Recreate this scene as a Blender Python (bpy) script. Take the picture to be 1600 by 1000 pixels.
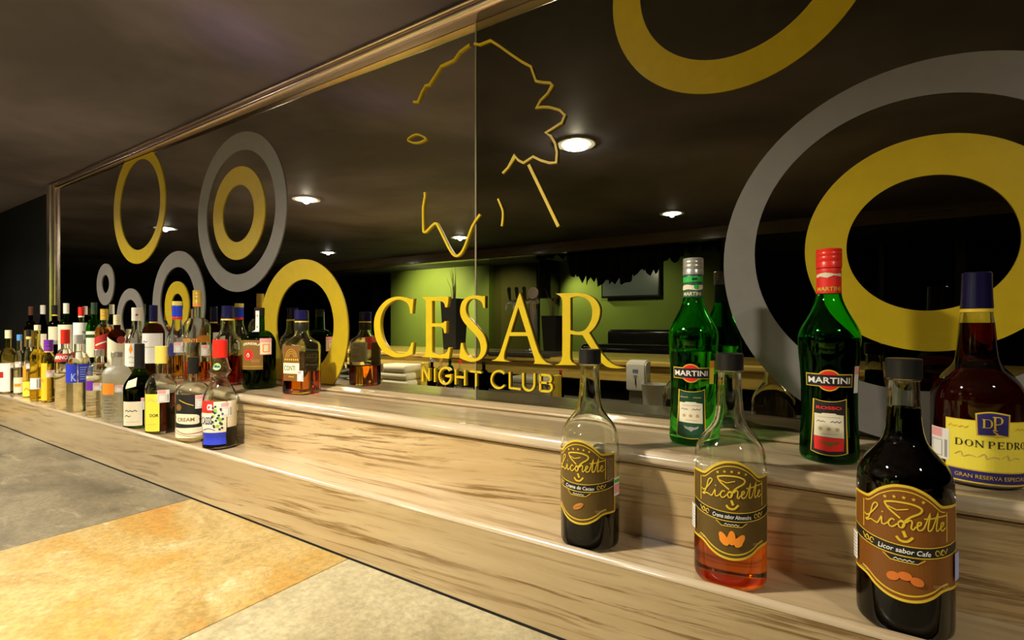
import bpy, bmesh, math, random
from math import sin, cos, tan, pi, radians, atan2, sqrt
from mathutils import Vector, Matrix
from mathutils.geometry import tessellate_polygon

for o in list(bpy.data.objects):
    bpy.data.objects.remove(o)
random.seed(7)
S = bpy.context.scene
COL = S.collection

# ------------------------------------------------------------------ camera, world, light, exposure
# X runs along the mirror wall, the mirror plane is Y = 0, the room lies at Y < 0
F = 785.0; CX = 800.0; CY = 506.0; PSI = radians(32.9); D = 1.035; ZC = 1.5
CP, SP = cos(PSI), sin(PSI)
cam_d = bpy.data.cameras.new('camera')
cam_d.sensor_width = 36.0
cam_d.lens = F / 1600 * 36
cam_d.shift_y = 6 / 1600
cam_d.clip_start = 0.02
cam = bpy.data.objects.new('camera', cam_d)
COL.objects.link(cam)
cam.location = (0, -D, ZC)
cam.rotation_euler = (pi / 2, 0, PSI)
S.camera = cam

W = bpy.data.worlds.new('dim_room')
S.world = W
W.use_nodes = True
W.node_tree.nodes['Background'].inputs[0].default_value = (0.9, 0.85, 0.8, 1)
W.node_tree.nodes['Background'].inputs[1].default_value = 0.01

S.view_settings.view_transform = 'Standard'
S.view_settings.look = 'None'
S.view_settings.exposure = 0.06
S.view_settings.gamma = 1.0
S.view_settings.use_curve_mapping = False
S.cycles.max_bounces = 20
S.cycles.transmission_bounces = 16
S.cycles.glossy_bounces = 8
S.cycles.transparent_max_bounces = 24
S.cycles.sample_clamp_indirect = 25.0
S.cycles.blur_glossy = 0.6
CEIL_H = 0.82
LAMP_W = {(0, -1): 7.5, (0, 0): 36.0, (0, 1): 36.0, (0, 2): 8.0, (1, 0): 9.0, (1, 1): 9.0, (1, 2): 9.0}
LAMP_COL = (1.0, 0.92, 0.78)

def spot(name, loc, target, power, color, angle, blend=0.6, size=0.04):
    l = bpy.data.lights.new(name, 'SPOT')
    l.energy = power; l.color = color; l.spot_size = radians(angle); l.spot_blend = blend
    l.shadow_soft_size = size
    o = bpy.data.objects.new(name, l)
    COL.objects.link(o)
    o.location = loc
    o.rotation_euler = (Vector(target) - Vector(loc)).to_track_quat('-Z', 'Y').to_euler()
    return o

# ------------------------------------------------------------------ geometry of the view
def direction(x, y):
    t = (x - CX) / F
    return Vector((t * CP - SP, CP + t * SP, -(y - CY) / F))

def at(x, y, w):
    """point seen at x, y at distance w in front of the mirror plane (negative: behind it)"""
    d = direction(x, y)
    k = (D - w) / d.y
    return Vector((k * d.x, -w, ZC + k * d.z))

def mir(x, y, L):
    """real place of a thing whose reflection is seen at x, y, standing L in front of the mirror"""
    p = at(x, y, -L)
    return Vector((p.x, -L, p.z))

def zdepth(x, w):
    return (D - w) / direction(x, CY).y

# ------------------------------------------------------------------ materials
MATS = {}
def M(name, color=(.5, .5, .5), rough=.5, metal=0.0, spec=.5, trans=0.0, ior=1.45, coat=0.0):
    if name in MATS:
        return MATS[name]
    m = bpy.data.materials.new(name)
    m.use_nodes = True
    b = m.node_tree.nodes['Principled BSDF']
    b.inputs['Base Color'].default_value = (*color, 1)
    b.inputs['Roughness'].default_value = rough
    b.inputs['Metallic'].default_value = metal
    b.inputs['Specular IOR Level'].default_value = spec
    b.inputs['Transmission Weight'].default_value = trans
    b.inputs['IOR'].default_value = ior
    b.inputs['Coat Weight'].default_value = coat
    MATS[name] = m
    return m

def emit(name, color, strength):
    if name in MATS:
        return MATS[name]
    m = bpy.data.materials.new(name)
    m.use_nodes = True
    nt = m.node_tree
    nt.nodes.remove(nt.nodes['Principled BSDF'])
    e = nt.nodes.new('ShaderNodeEmission')
    e.inputs[0].default_value = (*color, 1); e.inputs[1].default_value = strength
    nt.links.new(e.outputs[0], nt.nodes['Material Output'].inputs[0])
    MATS[name] = m
    return m

def glass(name, color, rough=0.0, ior=1.47):
    if name in MATS:
        return MATS[name]
    m = bpy.data.materials.new(name)
    m.use_nodes = True
    nt = m.node_tree
    nt.nodes.remove(nt.nodes['Principled BSDF'])
    g = nt.nodes.new('ShaderNodeBsdfGlass')
    g.inputs['Color'].default_value = (*color, 1)
    g.inputs['Roughness'].default_value = rough
    g.inputs['IOR'].default_value = ior
    nt.links.new(g.outputs[0], nt.nodes['Material Output'].inputs[0])
    MATS[name] = m
    return m

def liquid_mat(name, color):
    """index matched with the glass around it: it only tints"""
    if name in MATS:
        return MATS[name]
    m = bpy.data.materials.new(name)
    m.use_nodes = True
    nt = m.node_tree
    nt.nodes.remove(nt.nodes['Principled BSDF'])
    g = nt.nodes.new('ShaderNodeBsdfTransparent')
    g.inputs['Color'].default_value = (*color, 1)
    nt.links.new(g.outputs[0], nt.nodes['Material Output'].inputs[0])
    MATS[name] = m
    return m

def nodes_of(m):
    nt = m.node_tree
    return nt, nt.nodes['Principled BSDF']

def ramp(nt, stops):
    r = nt.nodes.new('ShaderNodeValToRGB')
    e = r.color_ramp.elements
    while len(e) < len(stops):
        e.new(.5)
    for i, (p, c) in enumerate(stops):
        e[i].position = p
        e[i].color = (*c, 1)
    return r

def noise(nt, vec, scale, detail=4, rough=.55, dist=0.0):
    n = nt.nodes.new('ShaderNodeTexNoise')
    n.inputs['Scale'].default_value = scale
    n.inputs['Detail'].default_value = detail
    n.inputs['Roughness'].default_value = rough
    n.inputs['Distortion'].default_value = dist
    nt.links.new(vec, n.inputs['Vector'])
    return n

def mapping(nt, scale, rot=(0, 0, 0), loc=(0, 0, 0)):
    tc = nt.nodes.new('ShaderNodeTexCoord')
    mp = nt.nodes.new('ShaderNodeMapping')
    mp.inputs['Scale'].default_value = scale
    mp.inputs['Rotation'].default_value = rot
    mp.inputs['Location'].default_value = loc
    nt.links.new(tc.outputs['Object'], mp.inputs['Vector'])
    return mp.outputs[0]

def mixc(nt, fac, a, b, mode='MIX'):
    n = nt.nodes.new('ShaderNodeMix')
    n.data_type = 'RGBA'; n.blend_type = mode
    for s, v in ((n.inputs[0], fac), (n.inputs[6], a), (n.inputs[7], b)):
        if isinstance(v, (int, float)):
            s.default_value = v
        elif isinstance(v, tuple):
            s.default_value = (*v, 1)
        else:
            nt.links.new(v, s)
    return n.outputs[2]

def wood_mat(name, light, mid, dark, rough, seed, rot=(0, 0.05, 0), amount=1.0):
    m = M(name, light, rough, spec=.5, coat=.8)
    nt, b = nodes_of(m)
    b.inputs['Coat Roughness'].default_value = .11
    v0 = mapping(nt, (1, 1, 1), rot, (seed, seed * .3, seed * .7))
    flow = noise(nt, mapping(nt, (1.5, 3, 5), rot, (seed, 1, 0)), 1.0, 2, .5, .3)
    def warped(scale, k):
        vm = nt.nodes.new('ShaderNodeVectorMath'); vm.operation = 'MULTIPLY_ADD'
        nt.links.new(flow.outputs['Color'], vm.inputs[0])
        vm.inputs[1].default_value = (0, k, k)
        nt.links.new(v0, vm.inputs[2])
        mp = nt.nodes.new('ShaderNodeMapping')
        mp.inputs['Scale'].default_value = scale
        nt.links.new(vm.outputs[0], mp.inputs['Vector'])
        return mp.outputs[0]
    n1 = noise(nt, warped((.8, 7, 9), .07), 1.4, 6, .62, .3)
    c1 = ramp(nt, [(.34, light), (.53, mid), (.70, light)])
    nt.links.new(n1.outputs[0], c1.inputs[0])
    n2 = noise(nt, warped((2.6, 80, 95), .055), 1.0, 7, .68, .25)
    r2 = ramp(nt, [(.51, (0, 0, 0)), (.60, (1, 1, 1))])
    nt.links.new(n2.outputs[0], r2.inputs[0])
    n3 = noise(nt, warped((1.5, 9, 12), .07), 1.1, 4, .55, .3)
    r3 = ramp(nt, [(.36, (.06,) * 3), (.56, (amount,) * 3)])
    nt.links.new(n3.outputs[0], r3.inputs[0])
    mm = nt.nodes.new('ShaderNodeMath'); mm.operation = 'MULTIPLY'
    nt.links.new(r2.outputs[0], mm.inputs[0]); nt.links.new(r3.outputs[0], mm.inputs[1])
    col = mixc(nt, mm.outputs[0], c1.outputs[0], dark)
    nt.links.new(col, b.inputs['Base Color'])
    rr = ramp(nt, [(.3, (.07,) * 3), (.7, (.18,) * 3)])
    nt.links.new(n1.outputs[0], rr.inputs[0])
    nt.links.new(rr.outputs[0], b.inputs['Coat Roughness'])
    bp = nt.nodes.new('ShaderNodeBump')
    bp.inputs['Strength'].default_value = .12; bp.inputs['Distance'].default_value = .001
    nt.links.new(n2.outputs[0], bp.inputs['Height'])
    nt.links.new(bp.outputs[0], b.inputs['Normal'])
    return m

def stone_mat(name, cols, vein, rough, scale, seed, stretch=(1, 1, 1), rot=(0, 0, 0), vein_amt=.7):
    m = M(name, cols[0], rough, spec=.5)
    nt, b = nodes_of(m)
    v = mapping(nt, stretch, rot, (seed, seed * .5, 0))
    n1 = noise(nt, v, scale, 8, .62, .5)
    n = len(cols)
    c1 = ramp(nt, [(.3 + .42 * i / (n - 1), c) for i, c in enumerate(cols)])
    nt.links.new(n1.outputs[0], c1.inputs[0])
    n2 = noise(nt, v, scale * 3.1, 9, .72, 1.0)
    r2 = ramp(nt, [(.56, (0, 0, 0)), (.70, (vein_amt,) * 3)])
    nt.links.new(n2.outputs[0], r2.inputs[0])
    col = mixc(nt, r2.outputs[0], c1.outputs[0], vein)
    n3 = noise(nt, mapping(nt, (1, 1, 1), rot, (seed, 3, 1)), 90, 3, .7)
    r3 = ramp(nt, [(.35, (.78, .78, .78)), (.65, (1.12, 1.12, 1.12))])
    nt.links.new(n3.outputs[0], r3.inputs[0])
    col = mixc(nt, 1.0, col, r3.outputs[0], 'MULTIPLY')
    nt.links.new(col, b.inputs['Base Color'])
    bp = nt.nodes.new('ShaderNodeBump')
    bp.inputs['Strength'].default_value = .3; bp.inputs['Distance'].default_value = .002
    nt.links.new(n2.outputs[0], bp.inputs['Height'])
    nt.links.new(bp.outputs[0], b.inputs['Normal'])
    return m

def plaster(name, a, c, rough, scale):
    m = M(name, a, rough, spec=.3)
    nt, b = nodes_of(m)
    n1 = noise(nt, mapping(nt, (1, 1, 1)), scale, 5, .55, .4)
    r = ramp(nt, [(.35, a), (.65, c)])
    nt.links.new(n1.outputs[0], r.inputs[0])
    nt.links.new(r.outputs[0], b.inputs['Base Color'])
    return m

WOOD = wood_mat('pale_wood_laminate', (.54, .40, .205), (.44, .305, .135), (.19, .105, .03), .35, 3.1)
WOOD_LIP = wood_mat('pale_wood_laminate_lip', (.47, .355, .185), (.38, .275, .13), (.17, .095, .028), .35, 12.7, (0, .05, 0), 1.0)
WOOD_TOP = wood_mat('pale_wood_laminate_top', (.52, .41, .25), (.42, .31, .165), (.20, .11, .035), .32, 5.7, (0, 0, 0), .8)
EDGE = wood_mat('polished_wood_edge', (.62, .50, .33), (.50, .39, .24), (.25, .15, .06), .3, 6.1, (0, 0, 0), .5)
EDGE.node_tree.nodes['Principled BSDF'].inputs['Coat Weight'].default_value = 1.0
EDGE.node_tree.nodes['Principled BSDF'].inputs['Coat IOR'].default_value = 2.6
STONE_DARK = stone_mat('grey_slate_stone', [(.068, .055, .030), (.135, .110, .062), (.20, .165, .095), (.105, .086, .048)], (.40, .33, .21), .5, 2.2, 1.0, (1, 2.6, 1), (0, 0, .7), .5)
STONE_GOLD = stone_mat('ochre_stone', [(.37, .17, .028), (.33, .20, .045), (.36, .26, .095), (.27, .175, .045), (.40, .16, .035)], (.50, .42, .24), .5, 2.6, 4.0, (1, 1.5, 1), (0, 0, .5), .6)
STONE_BEIGE = stone_mat('beige_stone', [(.22, .18, .09), (.29, .24, .13), (.36, .31, .18), (.26, .22, .12)], (.45, .39, .25), .42, 3.2, 9.0, (1, 1, 1), (0, 0, 0), .6)
CEILING = plaster('dark_ceiling_paint', (.27, .24, .31), (.10, .09, .11), .6, 1.0)
DARKWALL = plaster('black_wall_paint', (.004, .004, .0035), (.007, .0065, .006), .6, 3)
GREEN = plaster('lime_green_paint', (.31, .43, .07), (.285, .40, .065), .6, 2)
OLIVE = plaster('olive_and_shaded_green', (.17, .16, .03), (.14, .14, .025), .6, 2)  # shade on the middle wall face is put into this olive colour
FLOORM = stone_mat('dark_floor_tile', [(.03, .028, .025), (.05, .045, .04), (.04, .035, .03)], (.07, .06, .05), .35, 4, 2)
YWOOD = wood_mat('yellow_varnished_wood', (.85, .62, .15), (.72, .50, .10), (.5, .3, .06), .3, 2.2)
BAMBOO = wood_mat('brown_beam_wood', (.20, .14, .06), (.16, .11, .045), (.09, .06, .02), .4, 1.2)
FRAME = M('bronze_frame_metal', (.86, .68, .58), .24, 1.0)
TRACK = M('grey_aluminium_track', (.42, .41, .38), .3, 1.0)
GOLDV = plaster('gold_vinyl', (.60, .425, .010), (.56, .395, .010), .42, 30)
SILVERV = plaster('silver_grey_vinyl', (.185, .170, .148), (.172, .158, .138), .42, 30)
GOLDR = plaster('darker_gold_vinyl', (.46, .325, .008), (.43, .30, .008), .42, 30)  # darker tone than the lettering gold, same roughness
BLACKP = M('black_plastic', (.012, .012, .012), .28)
CHROME = M('chrome', (.85, .84, .80), .2, .9)
WHITEP = M('white_plastic', (.72, .70, .64), .35)

def mirror_mat(name, col, tint):
    m = M(name, col, .004, 1.0)
    nt, b = nodes_of(m)
    b.inputs['Roughness'].default_value = 0.0
    b.inputs['Specular Tint'].default_value = (*tint, 1)
    return m
MIRROR_L = mirror_mat('tinted_mirror_glass_left', (.52, .50, .42), (1, 1, 1))
MIRROR_R = mirror_mat('tinted_mirror_glass_right', (.16, .155, .12), (1, 1, 1))

# ------------------------------------------------------------------ helpers
def tag(o, label=None, cat=None, group=None, kind=None):
    if label: o['label'] = label
    if cat: o['category'] = cat
    if group: o['group'] = group
    if kind: o['kind'] = kind
    return o

def empty(name, loc, label, cat, rz=0.0, group=None):
    o = bpy.data.objects.new(name, None)
    o.empty_display_size = .05
    COL.objects.link(o)
    o.location = loc
    o.rotation_euler = (0, 0, rz)
    return tag(o, label, cat, group)

def link(name, bm, mats, parent=None, smooth=None, loc=None):
    me = bpy.data.meshes.new(name)
    bm.normal_update()
    bm.to_mesh(me)
    bm.free()
    for m in (mats if isinstance(mats, (list, tuple)) else [mats]):
        me.materials.append(m)
    if smooth is not None:
        for p in me.polygons:
            p.use_smooth = True
        me.set_sharp_from_angle(angle=radians(smooth))
    o = bpy.data.objects.new(name, me)
    COL.objects.link(o)
    if parent is not None:
        o.parent = parent
    if loc is not None:
        o.location = loc
    return o

def struct(name, bm, mats, smooth=None):
    return tag(link(name, bm, mats, None, smooth), kind='structure')

def add_box(bm, lo, hi, bevel=0.0, seg=2):
    r = bmesh.ops.create_cube(bm, size=1.0)
    vs = r['verts']
    for v in vs:
        v.co = Vector([lo[i] + (v.co[i] + .5) * (hi[i] - lo[i]) for i in range(3)])
    if bevel > 0:
        es = list({e for v in vs for e in v.link_edges})
        bmesh.ops.bevel(bm, geom=es, offset=bevel, segments=seg, affect='EDGES', profile=.5)

def box(lo, hi, bevel=0.0, seg=2):
    bm = bmesh.new()
    add_box(bm, lo, hi, bevel, seg)
    return bm

def add_tube(bm, pts, radii, n=10, caps=True):
    pts = [Vector(p) for p in pts]
    if not isinstance(radii, (list, tuple)):
        radii = [radii] * len(pts)
    rings = []
    for i, p in enumerate(pts):
        a = pts[max(i - 1, 0)]; b = pts[min(i + 1, len(pts) - 1)]
        t = (b - a).normalized()
        ref = Vector((0, 0, 1)) if abs(t.z) < .9 else Vector((1, 0, 0))
        x = t.cross(ref).normalized(); y = t.cross(x)
        rings.append([bm.verts.new(p + (x * cos(2 * pi * k / n) + y * sin(2 * pi * k / n)) * radii[i]) for k in range(n)])
    for i in range(len(rings) - 1):
        for k in range(n):
            bm.faces.new((rings[i][k], rings[i][(k + 1) % n], rings[i + 1][(k + 1) % n], rings[i + 1][k]))
    if caps:
        bm.faces.new(rings[0][::-1]); bm.faces.new(rings[-1])
    return bm

def revolve(bm, prof, n=40, square=None, rot=0.0, close=False):
    """prof: (r, z); square: exponent of the rounded square section per profile point or None"""
    rings = []
    for i, (r, z) in enumerate(prof):
        if r < 1e-6:
            rings.append([bm.verts.new((0, 0, z))])
            continue
        ring = []
        for k in range(n):
            a = 2 * pi * k / n
            q = r
            if square and square[i] > 0:
                e = 9.0
                kk = 1.0 / ((abs(cos(a)) ** e + abs(sin(a)) ** e) ** (1 / e))
                q = r * (1 + square[i] * (kk - 1))
            ring.append(bm.verts.new((q * cos(a + rot), q * sin(a + rot), z)))
        rings.append(ring)
    for i in range(len(rings) - 1):
        a, b = rings[i], rings[i + 1]
        for k in range(n):
            k2 = (k + 1) % n
            if len(a) == 1 and len(b) == 1:
                continue
            if len(a) == 1:
                bm.faces.new((a[0], b[k2], b[k]))
            elif len(b) == 1:
                bm.faces.new((a[k], a[k2], b[0]))
            else:
                bm.faces.new((a[k], a[k2], b[k2], b[k]))
    return bm

def extrude_x(prof, x0, x1, nx=1):
    """closed (y, z) outline, swept along X"""
    bm = bmesh.new()
    rings = []
    for i in range(nx + 1):
        x = x0 + (x1 - x0) * i / nx
        rings.append([bm.verts.new((x, y, z)) for y, z in prof])
    n = len(prof)
    for i in range(nx):
        for k in range(n):
            bm.faces.new((rings[i][k], rings[i][(k + 1) % n], rings[i + 1][(k + 1) % n], rings[i + 1][k]))
    bm.faces.new(rings[0][::-1]); bm.faces.new(rings[-1])
    bmesh.ops.recalc_face_normals(bm, faces=bm.faces)
    return bm

def arc(cy, cz, r, a0, a1, n=6):
    return [(cy + r * cos(radians(a0 + (a1 - a0) * i / n)), cz + r * sin(radians(a0 + (a1 - a0) * i / n))) for i in range(n + 1)]

def prism(loops, y0, y1, to_world=None):
    """flat letters and rings: loops of (x, z), first the outline, then holes, extruded from y0 (back) to y1 (front)"""
    bm = bmesh.new()
    flat = [p for l in loops for p in l]
    tris = tessellate_polygon([[Vector((x, z, 0)) for x, z in l] for l in loops])
    f = [bm.verts.new((x, y1, z)) for x, z in flat]
    b = [bm.verts.new((x, y0, z)) for x, z in flat]
    for t in tris:
        try:
            bm.faces.new([f[i] for i in t]); bm.faces.new([b[i] for i in t][::-1])
        except ValueError:
            pass
    i0 = 0
    for l in loops:
        n = len(l)
        for k in range(n):
            p, q = i0 + k, i0 + (k + 1) % n
            try:
                bm.faces.new((f[p], f[q], b[q], b[p]))
            except ValueError:
                pass
        i0 += n
    bmesh.ops.recalc_face_normals(bm, faces=bm.faces)
    return bm

def spline(pts, per=6, closed=False):
    """Catmull-Rom through 2-D points"""
    P = [Vector((p[0], p[1])) for p in pts]
    n = len(P)
    out = []
    for i in range(n if closed else n - 1):
        if closed:
            a, b, c, d = P[(i - 1) % n], P[i], P[(i + 1) % n], P[(i + 2) % n]
        else:
            a, b, c, d = P[max(i - 1, 0)], P[i], P[i + 1], P[min(i + 2, n - 1)]
        for k in range(per):
            t = k / per
            out.append(.5 * ((2 * b) + (c - a) * t + (2 * a - 5 * b + 4 * c - d) * t * t + (3 * b - a - 3 * c + d) * t ** 3))
    if not closed:
        out.append(P[-1])
    return [(p.x, p.y) for p in out]

def stroke_outline(pts, w):
    """left and right border of a stroke"""
    P = [Vector(p) for p in pts]
    L, R = [], []
    for i, p in enumerate(P):
        a = P[max(i - 1, 0)]; b = P[min(i + 1, len(P) - 1)]
        d = (b - a)
        if d.length < 1e-9:
            d = Vector((1, 0))
        d.normalize()
        n = Vector((-d.y, d.x))
        k = 1.0
        if 0 < i < len(P) - 1:
            d1 = (P[i] - a).normalized()
            c = max(.45, n.dot(Vector((-d1.y, d1.x))))
            k = 1 / c
        L.append(p + n * w * .5 * k); R.append(p - n * w * .5 * k)
    return L, R

def ribbon_bm(strokes, w, y0, y1):
    """strokes of (x, z) as flat bars between y0 and y1"""
    bm = bmesh.new()
    for pts in strokes:
        L, R = stroke_outline(pts, w)
        fr = [(bm.verts.new((l.x, y1, l.y)), bm.verts.new((r.x, y1, r.y))) for l, r in zip(L, R)]
        bk = [(bm.verts.new((l.x, y0, l.y)), bm.verts.new((r.x, y0, r.y))) for l, r in zip(L, R)]
        for i in range(len(fr) - 1):
            bm.faces.new((fr[i][0], fr[i][1], fr[i + 1][1], fr[i + 1][0]))
            bm.faces.new((bk[i][0], bk[i + 1][0], bk[i + 1][1], bk[i][1]))
            bm.faces.new((fr[i][0], fr[i + 1][0], bk[i + 1][0], bk[i][0]))
            bm.faces.new((fr[i][1], bk[i][1], bk[i + 1][1], fr[i + 1][1]))
        for e in (0, -1):
            bm.faces.new((fr[e][0], bk[e][0], bk[e][1], fr[e][1]))
    bmesh.ops.recalc_face_normals(bm, faces=bm.faces)
    return bm

# ------------------------------------------------------------------ text
TEXT_CACHE = {}
def text_mesh(s, bold=0.0):
    key = (s, bold)
    if key not in TEXT_CACHE:
        c = bpy.data.curves.new('text', 'FONT')
        c.body = s
        c.resolution_u = 3
        c.offset = bold
        o = bpy.data.objects.new('text', c)
        COL.objects.link(o)
        me = o.to_mesh()
        vs = [(v.co.x, v.co.y) for v in me.vertices]
        fs = [tuple(p.vertices) for p in me.polygons]
        o.to_mesh_clear()
        bpy.data.objects.remove(o)
        bpy.data.curves.remove(c)
        if vs:
            x0 = min(v[0] for v in vs); x1 = max(v[0] for v in vs)
            y0 = min(v[1] for v in vs); y1 = max(v[1] for v in vs)
            vs = [((v[0] - x0) / (x1 - x0), (v[1] - y0) / (y1 - y0)) for v in vs]
        TEXT_CACHE[key] = (vs, fs)
    return TEXT_CACHE[key]

SERIF = {
    'D': [('v', .18, 0, 1), ('h', .02, .55, 0), ('h', .02, .55, 1), ('a', .50, .5, .42, .5, -90, 90)],
    'O': [('a', .5, .5, .46, .5, 0, 360)],
    'N': [('v2', .14, 0, 1), ('v2', .86, 0, 1), ('l', .14, 1, .86, 0), ('h', 0, .3, 0), ('h', .7, 1, 1), ('h', 0, .2, 1)],
    'P': [('v', .2, 0, 1), ('h', .02, .55, 1), ('h', .02, .4, 0), ('h', .2, .5, .46), ('a', .5, .73, .36, .27, -90, 90)],
    'E': [('v', .2, 0, 1), ('h', .02, .82, 1), ('h', .02, .86, 0), ('h', .2, .62, .5), ('v2', .80, .78, 1), ('v2', .84, 0, .22), ('v2', .62, .4, .6)],
    'R': [('v', .2, 0, 1), ('h', .02, .55, 1), ('h', .02, .4, 0), ('h', .2, .5, .48), ('a', .48, .74, .34, .26, -90, 90), ('l', .45, .48, .9, 0), ('h', .75, 1, 0)],
    'X': [('l', .1, 1, .88, 0), ('l2', .86, 1, .12, 0), ('h', 0, .3, 0), ('h', .7, 1, 0), ('h', 0, .3, 1), ('h', .7, 1, 1)],
}

# ------------------------------------------------------------------ labels wrapped round a bottle
class Print:
    """flat print in (s along the arc, v height) laid on a bottle; every layer lies a hair above the last"""
    def __init__(self):
        self.bm = bmesh.new(); self.mats = []; self.layer = 0
    def mi(self, m):
        if m not in self.mats:
            self.mats.append(m)
        return self.mats.index(m)
    def up(self):
        self.layer += 1
    def poly(self, loops, m):
        if not isinstance(loops[0][0], (tuple, list, Vector)):
            loops = [loops]
        loops = [[(p[0], p[1]) for p in l] for l in loops]
        flat = [p for l in loops for p in l]
        vs = [self.bm.verts.new((x, y, self.layer)) for x, y in flat]
        k = self.mi(m)
        for t in tessellate_polygon([[Vector((x, y, 0)) for x, y in l] for l in loops]):
            try:
                f = self.bm.faces.new([vs[i] for i in t]); f.material_index = k
            except ValueError:
                pass
    def rect(self, s0, v0, s1, v1, m):
        self.poly([(s0, v0), (s1, v0), (s1, v1), (s0, v1)], m)
    def disk(self, s, v, r, m, n=24, ry=None):
        ry = ry or r
        self.poly([(s + r * cos(2 * pi * i / n), v + ry * sin(2 * pi * i / n)) for i in range(n)], m)
    def stroke(self, pts, w, m):
        L, R = stroke_outline(pts, w)
        k = self.mi(m)
        a = [self.bm.verts.new((p.x, p.y, self.layer)) for p in L]
        b = [self.bm.verts.new((p.x, p.y, self.layer)) for p in R]
        for i in range(len(a) - 1):
            f = self.bm.faces.new((b[i], b[i + 1], a[i + 1], a[i])); f.material_index = k
    def outline(self, pts, w, m):
        self.stroke(list(pts) + [pts[0]], w, m)
    def text(self, s, s0, v0, width, height, m, bold=0.0, shear=0.0, bend=0.0):
        vs, fs = text_mesh(s, bold)
        k = self.mi(m)
        q = [self.bm.verts.new((s0 + x * width + shear * y * height, v0 + y * height + bend * (1 - (2 * x - 1) ** 2), self.layer)) for x, y in vs]
        for f in fs:
            try:
                g = self.bm.faces.new([q[i] for i in f]); g.material_index = k
            except ValueError:
                pass
    def scribble(self, s0, v0, width, height, m, n=None, seed=1):
        """a line of print too small or blurred to read"""
        rnd = random.Random(seed)
        n = n or max(3, int(width / height * 1.3))
        pts = []
        for i in range(n + 1):
            pts.append((s0 + width * i / n, v0 + height * (.15 + .7 * (i % 2)) * rnd.uniform(.6, 1.0)))
        self.stroke(pts, height * .30, m)
    def serif(self, s, s0, v0, cw, h, m, thick=.17, thin=.06):
        x = s0
        for ch in s:
            if ch == ' ':
                x += cw * .6
                continue
            for g in SERIF[ch]:
                if g[0] in ('v', 'v2'):
                    w = cw * (thick if g[0] == 'v' else thin * 1.3)
                    self.rect(x + g[1] * cw - w / 2, v0 + g[2] * h, x + g[1] * cw + w / 2, v0 + g[3] * h, m)
                elif g[0] == 'h':
                    w = h * thin
                    y = v0 + min(max(g[3] * h, w / 2), h - w / 2)
                    self.rect(x + g[1] * cw, y - w / 2, x + g[2] * cw, y + w / 2, m)
                elif g[0] in ('l', 'l2'):
                    self.stroke([(x + g[1] * cw, v0 + g[2] * h), (x + g[3] * cw, v0 + g[4] * h)], cw * (thick if g[0] == 'l' else thin), m)
                else:
                    _, cx, cy, rx, ry, a0, a1 = g
                    n = 14
                    o, i_ = [], []
                    for k in range(n + 1):
                        a = radians(a0 + (a1 - a0) * k / n)
                        t = thin * .8 + (thick - thin * .8) * abs(cos(a))
                        o.append((x + (cx + rx * cos(a)) * cw, v0 + (cy + ry * sin(a)) * h))
                        i_.append((x + (cx + (rx - t) * cos(a)) * cw, v0 + (cy + (ry - thin) * sin(a)) * h))
                    for k in range(n):
                        self.poly([o[k], o[k + 1], i_[k + 1], i_[k]], m)
            x += cw * 1.12
    def star(self, s, v, r, m):
        self.poly([(s + (r if i % 2 == 0 else r * .42) * cos(pi / 2 + i * pi / 5), v + (r if i % 2 == 0 else r * .42) * sin(pi / 2 + i * pi / 5)) for i in range(10)], m)
    def build(self, name, radius, az, parent, eps=.00022, base=.0003, label=None, flat=None, step=.004):
        bm = self.bm
        xs = [v.co.x for v in bm.verts]; ys = [v.co.y for v in bm.verts]
        def cut(lo, hi, no, d):
            n = int((hi - lo) / d)
            for i in range(1, n + 1):
                c = Vector((lo + i * d, 0, 0)) if no == 0 else Vector((0, lo + i * d, 0))
                bmesh.ops.bisect_plane(bm, geom=bm.verts[:] + bm.edges[:] + bm.faces[:], dist=1e-7,
                                       plane_co=c, plane_no=Vector((1, 0, 0)) if no == 0 else Vector((0, 1, 0)))
        if not flat:
            cut(min(xs), max(xs), 0, step)
            if callable(radius):
                cut(min(ys), max(ys), 1, .006)
        for v in bm.verts:
            s, h, l = v.co
            off = base + eps * l
            if flat:
                ca, sa = cos(az), sin(az)
                r = flat + off
                v.co = (r * ca - s * sa, r * sa + s * ca, h)
            else:
                R0 = radius(h) if callable(radius) else radius
                Rn = radius((min(ys) + max(ys)) / 2) if callable(radius) else radius
                th = az + s / Rn
                v.co = ((R0 + off) * cos(th), (R0 + off) * sin(th), h)
        bmesh.ops.recalc_face_normals(bm, faces=bm.faces)
        for f in bm.faces:
            c = f.calc_center_median()
            if f.normal.x * c.x + f.normal.y * c.y < 0:
                f.normal_flip()
        o = link(name, bm, self.mats, parent)
        if label:
            o['label'] = label
        return o

# paints for labels
def P_(name, c, rough=.5, metal=0.0):
    return M(name, c, rough, metal)
CREAM = P_('cream_paper', (.78, .70, .48)); WHITE = P_('white_paper', (.80, .77, .68)); PINK = P_('pink_print', (.85, .36, .33))
GREYP = P_('grey_print', (.33, .31, .28)); BLACK = P_('black_print', (.012, .011, .01)); RED = P_('red_print', (.78, .02, .012))
GOLD = P_('gold_print', (.68, .46, .03), .4); YELLOW = P_('yellow_paper', (.88, .72, .06)); NAVY = P_('navy_print', (.025, .018, .13))
BLUE = P_('blue_print', (.02, .04, .50)); ORANGE = P_('orange_print', (.90, .28, .02)); BROWN = P_('brown_print', (.20, .10, .015))
UMBER = P_('umber_label', (.105, .062, .012), .4); RUST = P_('rust_label', (.19, .065, .008), .4); COPPER = P_('copper_label', (.30, .13, .03))
LEAF = P_('leaf_print', (.25, .50, .05)); BERRY = P_('berry_print', (.025, .03, .08)); SKYB = P_('pale_blue_print', (.35, .42, .75))
PURPLE = P_('purple_print', (.16, .02, .36)); GREENP = P_('dark_green_print', (.004, .050, .016)); BRIGHTG = P_('bright_green_print', (.02, .45, .06))
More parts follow.
